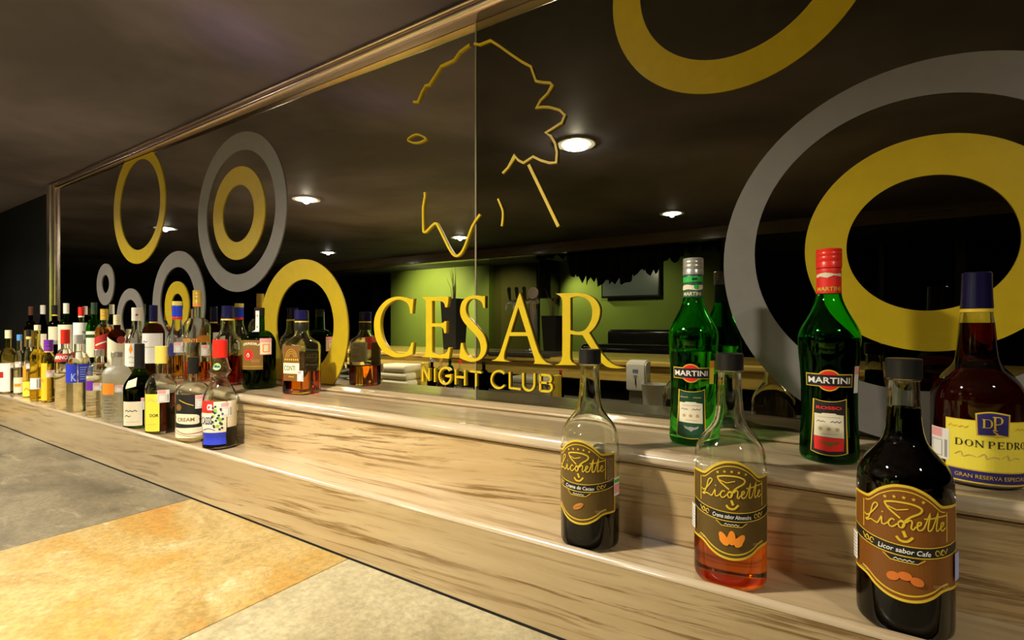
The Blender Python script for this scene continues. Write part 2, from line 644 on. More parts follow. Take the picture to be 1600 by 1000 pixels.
MAROON = P_('maroon_print', (.33, .03, .02)); DKRED = P_('dark_red_print', (.45, .02, .015)); TAN = P_('tan_print', (.50, .36, .18))

# glass and liquids
G_CLEAR = glass('clear_glass', (.97, .98, .95)); G_GREEN = glass('green_glass', (.30, .93, .31)); G_DGREEN = glass('dark_green_glass', (.34, .52, .14))
G_BROWN = glass('brown_glass', (.50, .25, .05)); G_DARK = glass('dark_glass', (.16, .10, .05)); G_FROST = glass('frosted_glass', (.97, .97, .94), .45)
G_PALE = glass('pale_yellow_glass', (.93, .90, .62))
L_DARK = liquid_mat('dark_brown_liquid', (.03, .01, .004)); L_AMBER = liquid_mat('amber_liquid', (.95, .52, .12)); L_ORANGE = liquid_mat('orange_liquid', (.98, .62, .08))
L_RED = liquid_mat('dark_red_liquid', (.55, .10, .03)); L_RUST = liquid_mat('rust_liquid', (.93, .44, .08)); L_WATER = liquid_mat('clear_liquid', (.97, .98, .95))
L_YELLOW = liquid_mat('yellow_liquid', (.93, .83, .30)); L_GREENW = liquid_mat('pale_liquid', (.90, .95, .72)); L_BLACK = liquid_mat('black_liquid', (.012, .005, .004))
L_BROWN = liquid_mat('brown_liquid', (.38, .13, .03))
L_CREAM = M('cream_liquid', (.70, .50, .16), .4)
TIN = M('tin_cap', (.62, .60, .54), .3, .85)

def catmull_profile(pts, per=4):
    """pts: (r, z) or (r, z, 'c') with c = corner; smooth between corners"""
    segs, cur = [], []
    for p in pts:
        cur.append((p[0], p[1]))
        if len(p) > 2 and len(cur) > 1:
            segs.append(cur); cur = [(p[0], p[1])]
    if len(cur) > 1:
        segs.append(cur)
    out = []
    for s in segs:
        q = spline(s, per) if len(s) > 2 else s
        out += q if not out else q[1:]
    return [(max(r, 0.0), z) for r, z in out]

def body_profile(R, H, hb, hs, rn, style, rt=None):
    rt = rt or rn
    pr = [(R * .80, 0), (R * .93, .0015), (R * .985, .006), (R, .013), (R, hb * .5), (R, hb)]
    n = 12
    for i in range(1, n + 1):
        t = i / n
        if style == 'round':
            g = sqrt(max(0, 1 - t ** 2.2)) * .80 + (1 - t) * .20
        elif style == 'cos':
            g = (1 + cos(pi * t)) / 2
        elif style == 'slope':
            g = .45 * (1 + cos(pi * t)) / 2 + .55 * (1 - t)
        else:
            g = sqrt(max(0, 1 - t ** 1.5))
        pr.append((rn + (R - rn) * g, hb + (hs - hb) * t))
    pr += [(rn + (rt - rn) * .4, hs + (H - hs) * .3), (rt, hs + (H - hs) * .6), (rt, H)]
    return pr

def radius_at(prof, z):
    for (r0, z0), (r1, z1) in zip(prof, prof[1:]):
        if z0 <= z <= z1 and z1 > z0:
            return r0 + (r1 - r0) * (z - z0) / (z1 - z0)
    return prof[-1][0]

def cut_profile(prof, lo, hi):
    out = [(radius_at(prof, lo), lo)] + [p for p in prof if lo < p[1] < hi] + [(radius_at(prof, hi), hi)]
    return out

def make_bottle(loc, label, prof, H, glass_m, liquid, level, cap, wall=.003, n=40, square=0.0, sq_rot=0.0, group=None, name='liquor_bottle', sq_top=None):
    """prof: outer (r, z) from the foot to the mouth; cap: list of (material, z0, z1, extra radius, style)"""
    root = empty(name, loc, label, 'bottle', 0, group)
    mouth = H - .003
    outer = [(0, .004)] + [(prof[0][0] * .6, .003)] + cut_profile(prof, 0, mouth)
    lv = level if liquid else .010
    inner = cut_profile(prof, max(lv, .010), mouth - .0005)
    inner = [(max(r - wall, .003), z) for r, z in inner]
    loop = outer + [(max(prof[-1][0] - wall * .5, .003), mouth + .0005)] + inner[::-1] + [(0, inner[0][1])]
    def sq(p):
        if not square:
            return 0
        top = sq_top if sq_top else 1e9
        return square * max(0.0, min(1.0, (top - p[1]) / .012)) if p[1] > top - .012 else square
    bm = bmesh.new()
    revolve(bm, loop, n, [sq(p) for p in loop] if square else None, sq_rot)
    bmesh.ops.recalc_face_normals(bm, faces=bm.faces)
    link('glass_body', bm, glass_m, root, 40)
    if liquid:
        lp = cut_profile(prof, .008, lv - .0004)
        lp = [(max(r - wall * .25, .002), z) for r, z in lp]
        bm = bmesh.new()
        loop = [(0, .008)] + lp + [(0, lp[-1][1])]
        revolve(bm, loop, n, [sq(p) for p in loop] if square else None, sq_rot)
        bmesh.ops.recalc_face_normals(bm, faces=bm.faces)
        link('liquid', bm, liquid, root, 40)
    for i, (m, z0, z1, ex, style) in enumerate(cap):
        bm = bmesh.new()
        r0 = radius_at(prof, max(0, min(z0, mouth))) + ex; r1 = radius_at(prof, min(z1, mouth)) + ex
        if style == 'taper':
            k = 7
            pp = [(radius_at(prof, min(z0 + (z1 - z0) * j / k, mouth)) + ex, z0 + (z1 - z0) * j / k) for j in range(k + 1)]
        else:
            r0 = r1 = max(r0, r1) if style != 'thin' else r1
            pp = [(r0, z0), (r1, z1)]
        ridges = []
        if style == 'ridge':
            h = z1 - z0
            ridges = [(r1, z0), (r1, z0 + h * .30), (r1 * .96, z0 + h * .34), (r1, z0 + h * .38), (r1, z0 + h * .58), (r1 * .97, z0 + h * .61), (r1, z0 + h * .64), (r1, z0 + h * .8), (r1 * .97, z0 + h * .83), (r1, z0 + h * .86)]
            pp = ridges + [(r1, z1 - .0012)]
        else:
            pp = pp[:-1] + [(pp[-1][0], z1 - .0012)]
        last = i == len(cap) - 1
        ri = max(pp[0][0] - .0014, .002)
        if last or style == 'solid':
            loop = [(ri, z0)] + pp + [(pp[-1][0] - .0012, z1), (0, z1)]
            if z0 < mouth:
                loop = [(0.0, mouth + .0012), (ri, mouth + .0012)] + loop if mouth + .0012 < z1 else loop
        else:
            loop = [(ri, z0)] + pp + [(pp[-1][0] - .0006, z1), (max(pp[-1][0] - .0014, .002), z1)]
        revolve(bm, loop, 32)
        bmesh.ops.recalc_face_normals(bm, faces=bm.faces)
        link('cap' if last else 'neck_band', bm, m, root, 35)
    return root

# ------------------------------------------------------------------ the room
XL, XR, YF = -9.5, 2.6, -5.6
ZCL = ZC + CEIL_H
struct('floor', box((XL, YF, -.05), (XR, .12, 0)), FLOORM)
struct('ceiling', box((XL, YF, ZCL), (XR, .12, ZCL + .05)), CEILING)
struct('wall_back', box((XL, .030, 0), (XR, .12, ZCL)), DARKWALL)
struct('wall_left', box((XL - .1, YF, 0), (XL, .12, ZCL)), DARKWALL)
struct('wall_right', box((XR, YF, 0), (XR + .1, .12, ZCL)), DARKWALL)
struct('wall_front', box((XL, YF - .1, 0), (XR, YF, ZCL)), DARKWALL)

def wall_piece(name, x0, x1, L, th, mat):
    a = mir(x0, 480, L).x; b = mir(x1, 480, L).x
    return struct(name, box((a, -L - th, 0), (b, -L, ZCL)), mat), a, b
g1, g1a, g1b = wall_piece('wall_front', 624, 764, 4.7, .3, GREEN)
g2, g2a, g2b = wall_piece('wall_front', 766, 838, 4.84, .1, OLIVE)  # green wall face in shade, given by its olive colour
g3, g3a, g3b = wall_piece('wall_front', 838, 1126, 4.9, .3, GREEN)
# the ceiling edge beam over the bar
bz0 = ZC + .160 * (D + 3.44); bz1 = ZCL
struct('trim_1', box((XL, -3.54, bz0), (XR, -3.44, bz1), .006), BAMBOO)
# dark doorway jambs left of the green wall, seen in the mirror
for x0, x1 in ((546, 556), (594, 602)):
    a = mir(x0, 480, 4.9).x; b = mir(x1, 480, 4.9).x
    struct('trim_2' if x0 < 560 else 'trim_3', box((a, -5.0, 0), (b, -4.9, ZCL), .004), M('dark_jamb', (.05, .05, .035), .4))
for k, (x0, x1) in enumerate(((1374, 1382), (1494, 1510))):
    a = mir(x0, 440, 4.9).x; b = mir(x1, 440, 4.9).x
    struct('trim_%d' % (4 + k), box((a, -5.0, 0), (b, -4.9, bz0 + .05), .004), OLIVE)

# spots on the far green walls, one added for the olive face, a purple club light on the ceiling
c1 = (g1a + g1b) / 2
spot('far_wall_spot', (c1 + .1, -3.75, ZCL - .08), (c1 + .1, -4.7, 1.75), 120, (1, .92, .62), 100, .8)
c3 = g3a + .22
spot('far_wall_spot', (c3 + .22, -4.45, ZCL - .06), (c3 + .55, -4.9, 1.7), 110, (1, .95, .65), 75, .9)
spot('far_wall_spot', ((g2a + g2b) / 2, -3.9, ZCL - .1), ((g2a + g2b) / 2, -4.84, 1.6), 90, (1, .95, .7), 80, .9)  # extra spot added to brighten the olive face
spot('far_wall_spot', (g3b - .9, -3.9, ZCL - .1), (g3b - .9, -4.9, 1.5), 60, (1, .95, .7), 100, .9)
d = direction(378, 62)
pt = Vector((0, -D, ZC)) + d * (CEIL_H / d.z)
spot('purple_club_light', (pt.x + .5, pt.y - .9, 1.25), pt, 13, (.28, .06, 1.0), 14, 1.0, .05)

# ------------------------------------------------------------------ downlights
def downlight(i, j, x, y, label):
    root = empty('downlight', (x, y, ZCL), label, 'ceiling light', 0, 'recessed downlights')
    bm = bmesh.new()
    revolve(bm, [(.062, -.001), (.066, -.006), (.086, -.007), (.090, -.001), (.062, -.001)], 40)
    link('trim_ring', bm, M('lamp_trim', (.70, .66, .55), .35), root, 40)
    bm = bmesh.new()
    revolve(bm, [(0, -.016), (.025, -.015), (.048, -.010), (.060, -.0045), (.062, -.0015), (0, -.0008)], 40)
    link('diffuser', bm, emit('lamp_glow', (1, .94, .86), 90.0), root)
    l = bpy.data.lights.new('downlight_lamp', 'AREA')
    l.shape = 'DISK'; l.size = .11; l.spread = radians(150)
    l.energy = LAMP_W[(i, j)]; l.color = LAMP_COL
    lo = bpy.data.objects.new('downlight_lamp', l)
    COL.objects.link(lo)
    lo.parent = root
    lo.location = (0, 0, -.018)
    l = bpy.data.lights.new('downlight_fill', 'POINT')  # extra point light added so the frame rail catches a highlight
    l.shadow_soft_size = .020
    l.energy = LAMP_W[(i, j)] * (.34 if (i, j) == (0, 0) else .07); l.color = LAMP_COL
    lo = bpy.data.objects.new('downlight_fill', l)
    COL.objects.link(lo)
    lo.parent = root
    lo.location = (0, 0, -.013)
    return root
LROW = (1.04, 2.73)
names = {(0, 0): 'bright round recessed downlight, the larger one reflected in the right mirror pane',
         (0, -1): 'recessed downlight at the right end of the row nearest the mirror, outside the frame',
         (0, 1): 'bright round recessed downlight reflected between the far rings and the drawn face',
         (0, 2): 'recessed downlight farthest left in the row nearest the mirror',
         (1, 0): 'small bright recessed downlight reflected above the reflected counter, left of the large grey ring',
         (1, 1): 'small bright recessed downlight reflected at the mirror joint under the drawn face',
         (1, 2): 'recessed downlight farthest left in the second row'}
for (i, j), lab in names.items():
    px = {(0, 0): (900, 224), (0, 1): (490, 313), (1, 0): (1050, 332), (1, 1): (730, 371)}.get((i, j))
    if px:
        x = mir(px[0], px[1], LROW[i]).x
    else:
        x = mir(*{0: (490, 313), 1: (730, 371)}[i], LROW[i]).x - 1.9 if j > 0 else mir(900, 224, LROW[0]).x + 1.9
    downlight(i, j, x, -LROW[i], lab)

# ------------------------------------------------------------------ mirror wall: frame, two panes, rings, lettering
HM0, HM1 = .188 * D, .748 * D        # bottom below, top above the camera height
ZM0, ZM1 = ZC - HM0, ZC + HM1
xj = at(743.5, 400, 0).x
xl = at(100, 400, 0).x
DEL = radians(.55)
def left_pane(o):
    """the left pane stands half a degree askew, hinged at the joint"""
    o.matrix_world = Matrix.Translation((xj, 0, 0)) @ Matrix.Rotation(DEL, 4, 'Z') @ Matrix.Translation((-xj, 0, 0)) @ o.matrix_world
    return o
ml = link('wall_mirror', box((xl + .001, .0, ZM0), (xj - .0012, .006, ZM1), .0006, 1), MIRROR_L)
tag(ml, 'left tinted mirror pane, the longer one running back to the far frame post', 'mirror')
left_pane(ml)
mr = link('wall_mirror', box((xj + .0012, 0.0, ZM0), (2.0, .006, ZM1), .0006, 1), MIRROR_R)
tag(mr, 'right tinted mirror pane, the darker one behind the large grey and gold ring', 'mirror')
jo = link('joint_strip', box((xj - .0026, -.0014, ZM0), (xj + .0026, -.0002, ZM1), .0004, 1), M('glass_edge', (.30, .25, .16), .3, .5), mr)

fr = bpy.data.objects.new('trim_6', None); COL.objects.link(fr); fr.location = (0, 0, ZM1 + .0045); fr['kind'] = 'structure'
zc_ = 0.0
top = []
H_ = ZCL - .012 - ZM1
prof = [(.010, -.004), (-.034, -.004)] + arc(-.034, .010, .014, 270, 90 + 0, 8)[::1] 
prof = [(.028, -.004)] + arc(-.030, .010, .013, 270, 90, 8) + arc(-.034, H_ * .5 + .014, H_ * .5 - .012, 250, 90, 10) + [(.028, H_ - .003)]
bm = extrude_x(prof, xl - .055, 2.0)
link('top_rail', bm, FRAME, fr, 50)
pl = at(88, 400, 0).x
bm = bmesh.new()
zz0, zz1 = ZM0 - ZM1 - .0035, H_ - .006
pro = [(pl, .028)] + [(pl + .003, -.040), (pl + .008, -.046), (pl + (xl - pl) * .45, -.046), (pl + (xl - pl) * .5, -.040), (pl + (xl - pl) * .55, -.043), (xl - .006, -.043), (xl, -.038), (xl, .028)]
a = [bm.verts.new((x, y, zz0)) for x, y in pro]; b = [bm.verts.new((x, y, zz1)) for x, y in pro]
for k in range(len(pro)):
    bm.faces.new((a[k], a[(k + 1) % len(pro)], b[(k + 1) % len(pro)], b[k]))
bm.faces.new(a[::-1]); bm.faces.new(b)
bmesh.ops.recalc_face_normals(bm, faces=bm.faces)
link('end_post', bm, FRAME, fr, 30)

# rings of vinyl: each is fitted to points of its outer and inner border on the mirror plane
def fit_circle(px):
    P = [at(x, y, 0) for x, y in px]
    n = len(P)
    mx = sum(p.x for p in P) / n; mz = sum(p.z for p in P) / n
    A = [[0.0] * 4 for _ in range(3)]
    for p in P:
        x, z = p.x - mx, p.z - mz
        r = (2 * x, 2 * z, 1.0); q = x * x + z * z
        for i in range(3):
            A[i][3] += r[i] * q
            for j in range(3):
                A[i][j] += r[i] * r[j]
    for i in range(3):
        k = max(range(i, 3), key=lambda m: abs(A[m][i]))
        A[i], A[k] = A[k], A[i]
        for m in range(3):
            if m != i:
                f = A[m][i] / A[i][i]
                A[m] = [u - f * v for u, v in zip(A[m], A[i])]
    cx, cz, c = (A[i][3] / A[i][i] for i in range(3))
    return cx + mx, cz + mz, sqrt(c + cx * cx + cz * cz)

def ring(outer, inner, mat, label, left):
    c = fit_circle(outer)
    ro = c[2]
    if isinstance(inner, (int, float)):
        ci = (c[0], c[1], ro * inner)
    else:
        ci = fit_circle(inner)
    n = 96
    lo = [(c[0] + ro * cos(2 * pi * k / n), c[1] + ro * sin(2 * pi * k / n)) for k in range(n)]
    li = [(ci[0] + ci[2] * cos(2 * pi * k / n), ci[1] + ci[2] * sin(2 * pi * k / n)) for k in range(n)]
    bm = bmesh.new()
    rows = [[bm.verts.new((x, y, z)) for x, z in l] for l, y in ((lo, -.0002), (lo, -.003), (li, -.003), (li, -.0002))]
    for i in range(4):
        for k in range(n):
            bm.faces.new((rows[i][k], rows[i][(k + 1) % n], rows[(i + 1) % 4][(k + 1) % n], rows[(i + 1) % 4][k]))
    for z, no in ((ZM0 + .003, -1), (ZM1 - .003, 1)):
        geom = bm.verts[:] + bm.edges[:] + bm.faces[:]
        bmesh.ops.bisect_plane(bm, geom=geom, plane_co=(0, 0, z), plane_no=(0, 0, no), clear_outer=True)
    bmesh.ops.holes_fill(bm, edges=[e for e in bm.edges if e.is_boundary])
    bmesh.ops.recalc_face_normals(bm, faces=bm.faces)
    o = link('ring_decal', bm, mat)
    tag(o, label, 'decal', 'ring decals on the mirror')
    if left:
        left_pane(o)
    return o
def ell(l, r, t, b, m=None):
    cx, cy = (l + r) / 2, (t + b) / 2
    return [(l, cy), (r, cy), (cx, t), (cx, b)]
ring([(316, 332), (452, 332), (390, 208), (382, 455)], [(330.6, 332), (433, 332), (388, 233), (382, 431)], SILVERV, 'large grey ring decal with a gold ring inside it, on the left pane', True)
ring([(339.8, 335), (417.7, 335), (380, 260.7), (378, 406.9)], [(353.9, 335), (401.4, 335), (379, 289.3), (377, 379.6)], GOLDR, 'gold ring decal inside the large grey ring of the left pane', True)
ring([(186.6, 330), (266.7, 320), (221, 412), (262, 280)], [(196, 328), (258, 318), (222, 391.5)], GOLDR, 'far gold ring decal cut off by the mirror frame', True)
ring(ell(161, 186.6, 412, 478), ell(169, 178.7, 428, 460.6), SILVERV, 'smallest grey ring decal, by the far end post', True)
ring([(191, 495), (232.9, 495), (213, 450), (200, 462)], [(199, 495), (224.5, 495), (212, 468.5)], SILVERV, 'grey ring decal half hidden by the far bottles', True)
r6 = [(246, 475), (326, 475), (290, 392.3), (260, 415), (316, 420)]
ring(r6, [(258, 475), (311.5, 475), (287, 417.9)], SILVERV, 'grey ring decal above the blue-capped bottle, a small gold ring inside', True)
ring([(265, 480), (302, 480), (284, 440)], [(275, 480), (293, 480), (284, 459)], GOLDR, 'small gold ring decal inside the grey ring above the bottles', True)
ring([(411.5, 505), (547.5, 515), (483, 405.5), (423, 450), (529, 445)], [(436, 505), (524.5, 500), (483, 436.8), (508, 452)], GOLDR, 'gold ring decal standing on the ledge left of the C', True)
ring([(1135.5, 400), (1530, 84), (1300, 153), (1184, 250), (1144, 470), (1196, 585)], [(1186.5, 400), (1514, 146), (1228, 262), (1210, 505), (1325, 190)], SILVERV, 'very large grey ring decal on the right pane around the gold ring', False)
ring([(1258.5, 395), (1501, 208), (1460, 549), (1290, 300), (1375, 238)], [(1323.6, 380), (1594, 380), (1469, 272.6), (1457, 486)], GOLDR, 'large gold ring decal inside the very large grey ring', False)
ring([(956, 10), (1098, 148.4), (1335, 0), (990, 97), (1230, 108)], [(1000, 10), (1107, 97), (1270, 0), (1030, 65)], GOLDR, 'gold ring decal at the top of the right pane, cut by the frame', False)

def wall_xy(pts):
    out = []
    for x, y in pts:
        p = at(x, y, 0)
        out.append((p.x, p.z))
    return out
def cropA(p): return [(580 + x / 5.88, 450 + y / 5.88) for x, y in p]
def cropB(p): return [(720 + x / 5.714, 450 + y / 5.714) for x, y in p]
LET = {
    'C': [cropA(spline([(378, 235), (368, 175), (345, 135), (300, 112), (250, 110), (190, 138), (140, 190), (112, 260), (104, 340), (112, 420), (140, 500), (190, 565), (250, 597), (310, 600), (350, 585), (375, 545), (388, 500)], 4)
                + [(407, 503), (397, 607)] + spline([(397, 607), (350, 624), (280, 635), (220, 630), (150, 595), (90, 525), (58, 440), (48, 340), (58, 260), (90, 190), (140, 130), (195, 95), (260, 80), (330, 88), (380, 103), (407, 98)], 4)[1:] + [(395, 235)])],
    'E': [cropA([(478, 85), (725, 80), (722, 130), (712, 178), (695, 178), (688, 145), (672, 127), (650, 121), (575, 119), (575, 325), (650, 325), (680, 318), (690, 305), (706, 308), (702, 415), (687, 415), (680, 380), (668, 362), (645, 355), (575, 355), (575, 570), (580, 594), (600, 608), (640, 613), (690, 605), (712, 585), (725, 545), (742, 550), (728, 648), (478, 632), (505, 620), (516, 600), (520, 560), (520, 130), (514, 108), (500, 97)])],
    'S': [cropA([(1057, 73), (1057, 185), (1043, 183)] + spline([(1043, 183), (1030, 135), (990, 105), (940, 100), (905, 120), (885, 160), (882, 210), (900, 260), (950, 320), (1010, 385), (1050, 440), (1072, 510), (1070, 570), (1045, 625), (1000, 662), (940, 678), (880, 664), (825, 642)], 3)[1:] + [(830, 570), (838, 505), (855, 505)] + spline([(855, 505), (868, 565), (900, 620), (945, 645), (985, 640), (1013, 600), (1018, 540), (1003, 480), (960, 420), (900, 355), (855, 300), (832, 240), (832, 180), (850, 125), (885, 90), (930, 72), (990, 70), (1035, 78)], 3)[1:])],
    'A': [cropB([(540, 42), (690, 530), (712, 590), (735, 630), (770, 665), (815, 684), (660, 673), (672, 660), (670, 635), (606, 428), (445, 428), (402, 570), (396, 610), (400, 635), (415, 650), (440, 657), (285, 648), (320, 636), (345, 612), (365, 575), (525, 75)]), cropB([(525, 170), (595, 395), (456, 395)])],
    'R': [cropB([(858, 50), (1060, 45)] + spline([(1060, 45), (1140, 60), (1205, 98), (1245, 160), (1251, 225), (1232, 300), (1195, 360), (1155, 400)], 3)[1:] + spline([(1155, 400), (1200, 475), (1260, 572), (1320, 645), (1390, 692), (1480, 712)], 3)[1:] + [(1410, 716), (1350, 712)] + spline([(1310, 700), (1270, 668), (1215, 600), (1150, 505), (1097, 420)], 3) + [(1040, 418), (988, 412), (985, 600), (988, 635), (1002, 662), (1038, 687), (850, 686), (885, 675), (908, 650), (917, 600), (917, 120), (910, 88), (890, 68)]),
          cropB([(988, 88)] + spline([(988, 88), (1030, 78), (1080, 77), (1130, 95), (1168, 140), (1184, 205), (1174, 285), (1140, 350), (1100, 383), (1040, 390), (988, 376)], 3)[1:])],
}
sign = empty('club_sign', at(745, 520, 0), 'gold raised serif capitals and thin sans letters on the mirror', 'sign')
so = sign.location.copy()
def local(pts):
    return [(x - so.x, z - so.z) for x, z in pts]
def askew(bm, org):
    m = Matrix.Translation(Vector((xj, 0, 0)) - org) @ Matrix.Rotation(DEL, 4, 'Z') @ Matrix.Translation(org - Vector((xj, 0, 0)))
    bmesh.ops.transform(bm, matrix=m, verts=bm.verts)
sign_o = Vector((sign.location.x, 0, sign.location.z))
for ch, loops in LET.items():
    bm = prism([local(wall_xy(l)) for l in loops], -.0003 if ch not in 'S' else -.0012, -.0062)
    if ch in 'CE':
        askew(bm, sign_o)
    link('letter', bm, GOLDV, sign)
LW = .0050
def ns(pts):
    return local(wall_xy(pts))
def circ(cx, cy, rx, ry, a0, a1, n=14):
    return [(cx + rx * cos(radians(a0 + (a1 - a0) * i / n)), cy - ry * sin(radians(a0 + (a1 - a0) * i / n))) for i in range(n + 1)]
small = [
    [[(662.8, 596), (662.8, 573)], [(662.8, 573), (672.8, 594.5)], [(672.8, 594.5), (672.8, 575)]],
    [[(681.5, 575), (681.5, 596.5)]],
    [circ(697.5, 587, 9.2, 12.8, 40, 360)[:] + [(698, 587)]],
    [[(713.6, 577), (713.6, 600.5)], [(728, 578), (728, 602)], [(713.6, 588.5), (728, 590)]],
    [[(736, 580), (754, 582)], [(745.5, 581), (745.5, 603.5)]],
    [circ(780.8, 592.8, 11.5, 13.5, 42, 318)],
    [[(797.9, 581.2), (797.9, 605.8), (815, 608)]],
    [[(818.8, 582.5)] + circ(827.6, 600, 8.8, 10, 180, 360, 10) + [(836.6, 583.3)]],
    [[(845.5, 584.5), (845.5, 610.3)], [(845.5, 585.3), (856, 586)] + circ(856.5, 592, 6, 6, 80, -80, 8) + [(845.5, 597.5)], [(856, 598)] + circ(856.8, 605, 7, 6.6, 80, -80, 8) + [(845.5, 610.3)]],
]
for k, strokes in enumerate(small):
    bm = ribbon_bm([ns(s) for s in strokes], LW, -.0003, -.0052)
    if k < 4:
        askew(bm, sign_o)
    link('small_letter', bm, GOLDV, sign)

def cropD(p): return [(630 + x / 4.76, 50 + y / 4.76) for x, y in p]
def cropE(p): return [(740 + x / 4.35, 50 + y / 4.35) for x, y in p]
def cropF(p): return [(640 + x / 6.154, 260 + y / 6.154) for x, y in p]
face = empty('face_outline', at(745, 230, 0), 'thin gold line drawing of a laurelled head on the mirror above the letters', 'decal')
so = face.location.copy()
crown = cropD([(85, 525), (120, 525), (150, 450), (175, 405), (205, 395), (250, 325), (290, 260), (385, 215), (430, 150), (500, 100), (540, 92), (575, 100), (655, 68)]) + cropE([(180, 100), (260, 158), (330, 205), (395, 240), (412, 290), (430, 338), (470, 346), (525, 350), (540, 368), (510, 420), (460, 470), (435, 518), (475, 513), (520, 515), (590, 535), (625, 570), (605, 620), (550, 655), (495, 690), (530, 710), (560, 760), (572, 820), (567, 890), (520, 893), (460, 875), (410, 850), (380, 870), (345, 893), (310, 875), (287, 845), (240, 925), (203, 963)])
fstrokes = [
    ('crown_line', [q for q in crown if q[0] < 743], .0055),
    ('crown_line', [(742, 69.6)] + [q for q in crown if q[0] >= 743], .0055),
    ('eye_line', cropD(spline([(45, 805), (80, 775), (115, 766), (150, 778), (178, 800), (140, 822), (100, 829), (65, 822)], 3, True) + [(45, 805)]), .0046),
    ('chin_line', cropF(spline([(155, 255), (160, 290), (143, 395), (143, 520), (145, 630)], 2)[:-1] + spline([(145, 630), (172, 630), (255, 550), (290, 590), (340, 690), (390, 790), (440, 858), (490, 850), (540, 770), (610, 580), (685, 465)], 3)), .0060),
    ('neck_line', cropF(spline([(858, 315), (890, 390), (905, 440), (903, 520), (895, 578)], 3)), .0050),
    ('neck_line', [(827.4, 258), (850.5, 306), (873.7, 354.2)], .0075),
]
for nme, pts, w in fstrokes:
    bm = ribbon_bm([ns(pts)], w, -.0003 if nme != 'chin_line' else -.0002, -.0052)
    if min(q[0] for q in pts) < 700:
        askew(bm, Vector((face.location.x, 0, face.location.z)))
    link(nme, bm, GOLDV, face)

# ------------------------------------------------------------------ stepped display shelf
HL, HT, HLIP, HST = .205, .3506, .3406, .484
ZL, ZT, ZLIP, ZST = ZC - HL, ZC - HT, ZC - HLIP, ZC - HST
X0, X1 = -6.4, 1.6
sh = empty('display_shelf', (0, 0, ZST), 'stepped pale wood-grain bottle shelf under the mirror', 'shelf')
def shp(prof):
    return [(y, z - ZST) for y, z in prof]
bm = extrude_x(shp([(.028, ZM0 - .001), (.028, ZL), (-.050, ZL)] + arc(-.050, ZL + .004, .004, 270, 90, 4)[1:] + [(-.034, ZL + .008), (-.032, ZM0 - .001)]), X0, X1)
link('back_strip', bm, WOOD_TOP, sh, 40)
bm = extrude_x(shp([(.028, ZL - .028), (.028, ZL - .0005), (-.2175, ZL - .0005), (-.2175, ZL - .0275)]), X0, X1)
link('ledge_board', bm, WOOD_TOP, sh)
bm = extrude_x(shp([(-.2180, ZL - .0005), (-.223, ZL - .0005)] + arc(-.223, ZL - .0135, .013, 90, 270, 8)[1:] + [(-.218, ZL - .0265)]), X0, X1)
link('edge_trim', bm, EDGE, sh, 50)
bm = extrude_x(shp([(-.200, ZT - .02), (-.225, ZT - .02), (-.225, ZL - .0278), (-.200, ZL - .0278)]), X0, X1)
link('riser_panel', bm, WOOD, sh)
bm = extrude_x(shp([(-.2255, ZT), (-.331, ZT), (-.331, ZT - .02), (-.2255, ZT - .02)]), X0, X1)
link('trough_floor', bm, WOOD_TOP, sh)
bm = extrude_x(shp([(-.3320, ZST), (-.3320, ZLIP - .0085), (-.3472, ZLIP - .0085), (-.3472, ZST)]), X0, X1)
link('front_lip', bm, WOOD_LIP, sh)
bm = extrude_x(shp(arc(-.3395, ZLIP - .008, .0082, 0, 180, 10)), X0, X1)
link('edge_trim', bm, EDGE, sh, 50)
bm = extrude_x(shp([(-.3473, ZST), (-.3473, ZST + .003), (-.3488, ZST + .002), (-.3500, ZST)]), X0, X1)
link('sealant_bead', bm, M('dark_sealant', (.010, .009, .007), .9, spec=.1), sh, 40)
bm = extrude_x(shp([(.028, ZST + .0005), (-.3310, ZST + .0005), (-.3310, ZT - .021), (-.19, ZT - .021), (-.19, ZL - .03), (.028, ZL - .03)]), X0, X1)
link('carcass', bm, DARKWALL, sh)

# ------------------------------------------------------------------ stone counter
def u_at(x, w):
    d = direction(x, CY)
    return (D - w) * d.x / d.y
j1, j2 = u_at(300, .347), u_at(545, .347)

YC = -1.02
ct = empty('stone_counter', (0, 0, 0), 'back counter topped with large grey, ochre and beige stone tiles', 'counter')
link('counter_base', box((X0, YC + .02, .0), (X1, .026, ZST - .022)), DARKWALL, ct)
xs = [X0, j1 - 2.1, j1 - 1.4, j1, j2, j2 + .72, X1]
mats = [STONE_GOLD, STONE_DARK, STONE_DARK, STONE_GOLD, STONE_BEIGE, STONE_DARK]
for k in range(len(xs) - 1):
    bm = box((xs[k] + .0012, YC, ZST - .02), (xs[k + 1] - .0012, .028, ZST - .0002 - .0004 * (k % 2)), .0012, 1)
    link('tile', bm, mats[k], ct)

# ------------------------------------------------------------------ bar across the room, seen in the mirror
LB = 1.45
bt, bb = ZC - .0755 * (D + LB), ZC - .1197 * (D + LB)
bar = empty('bar_counter', (-1.0, -LB, 0), 'yellow wooden bar counter opposite, seen in the mirror', 'counter')
def bl(lo, hi, *a):
    return box(tuple(Vector(lo) - Vector(bar.location)), tuple(Vector(hi) - Vector(bar.location)), *a)
BX0, BX1 = mir(560, 560, LB).x - .6, 2.3
link('front_board', bl((BX0, -LB - .04, bb), (BX1, -LB, bt - .032), .004), YWOOD, bar)
link('counter_top', bl((BX0, -LB - .62, bt - .03), (BX1, -LB + .015, bt), .008), YWOOD, bar)
link('bar_body', bl((BX0, -LB - .60, 0), (BX1, -LB - .36, bt - .032)), DARKWALL, bar)
zs = ZC - .400
link('under_shelf', bl((BX0, -LB - .35, zs - .03), (BX1, -LB + .26, zs), .004), M('worn_steel_shelf', (.20, .19, .16), .4, .4), bar)
link('shelf_front', bl((BX0, -LB + .18, 0), (BX1, -LB + .21, zs - .032)), DARKWALL, bar)

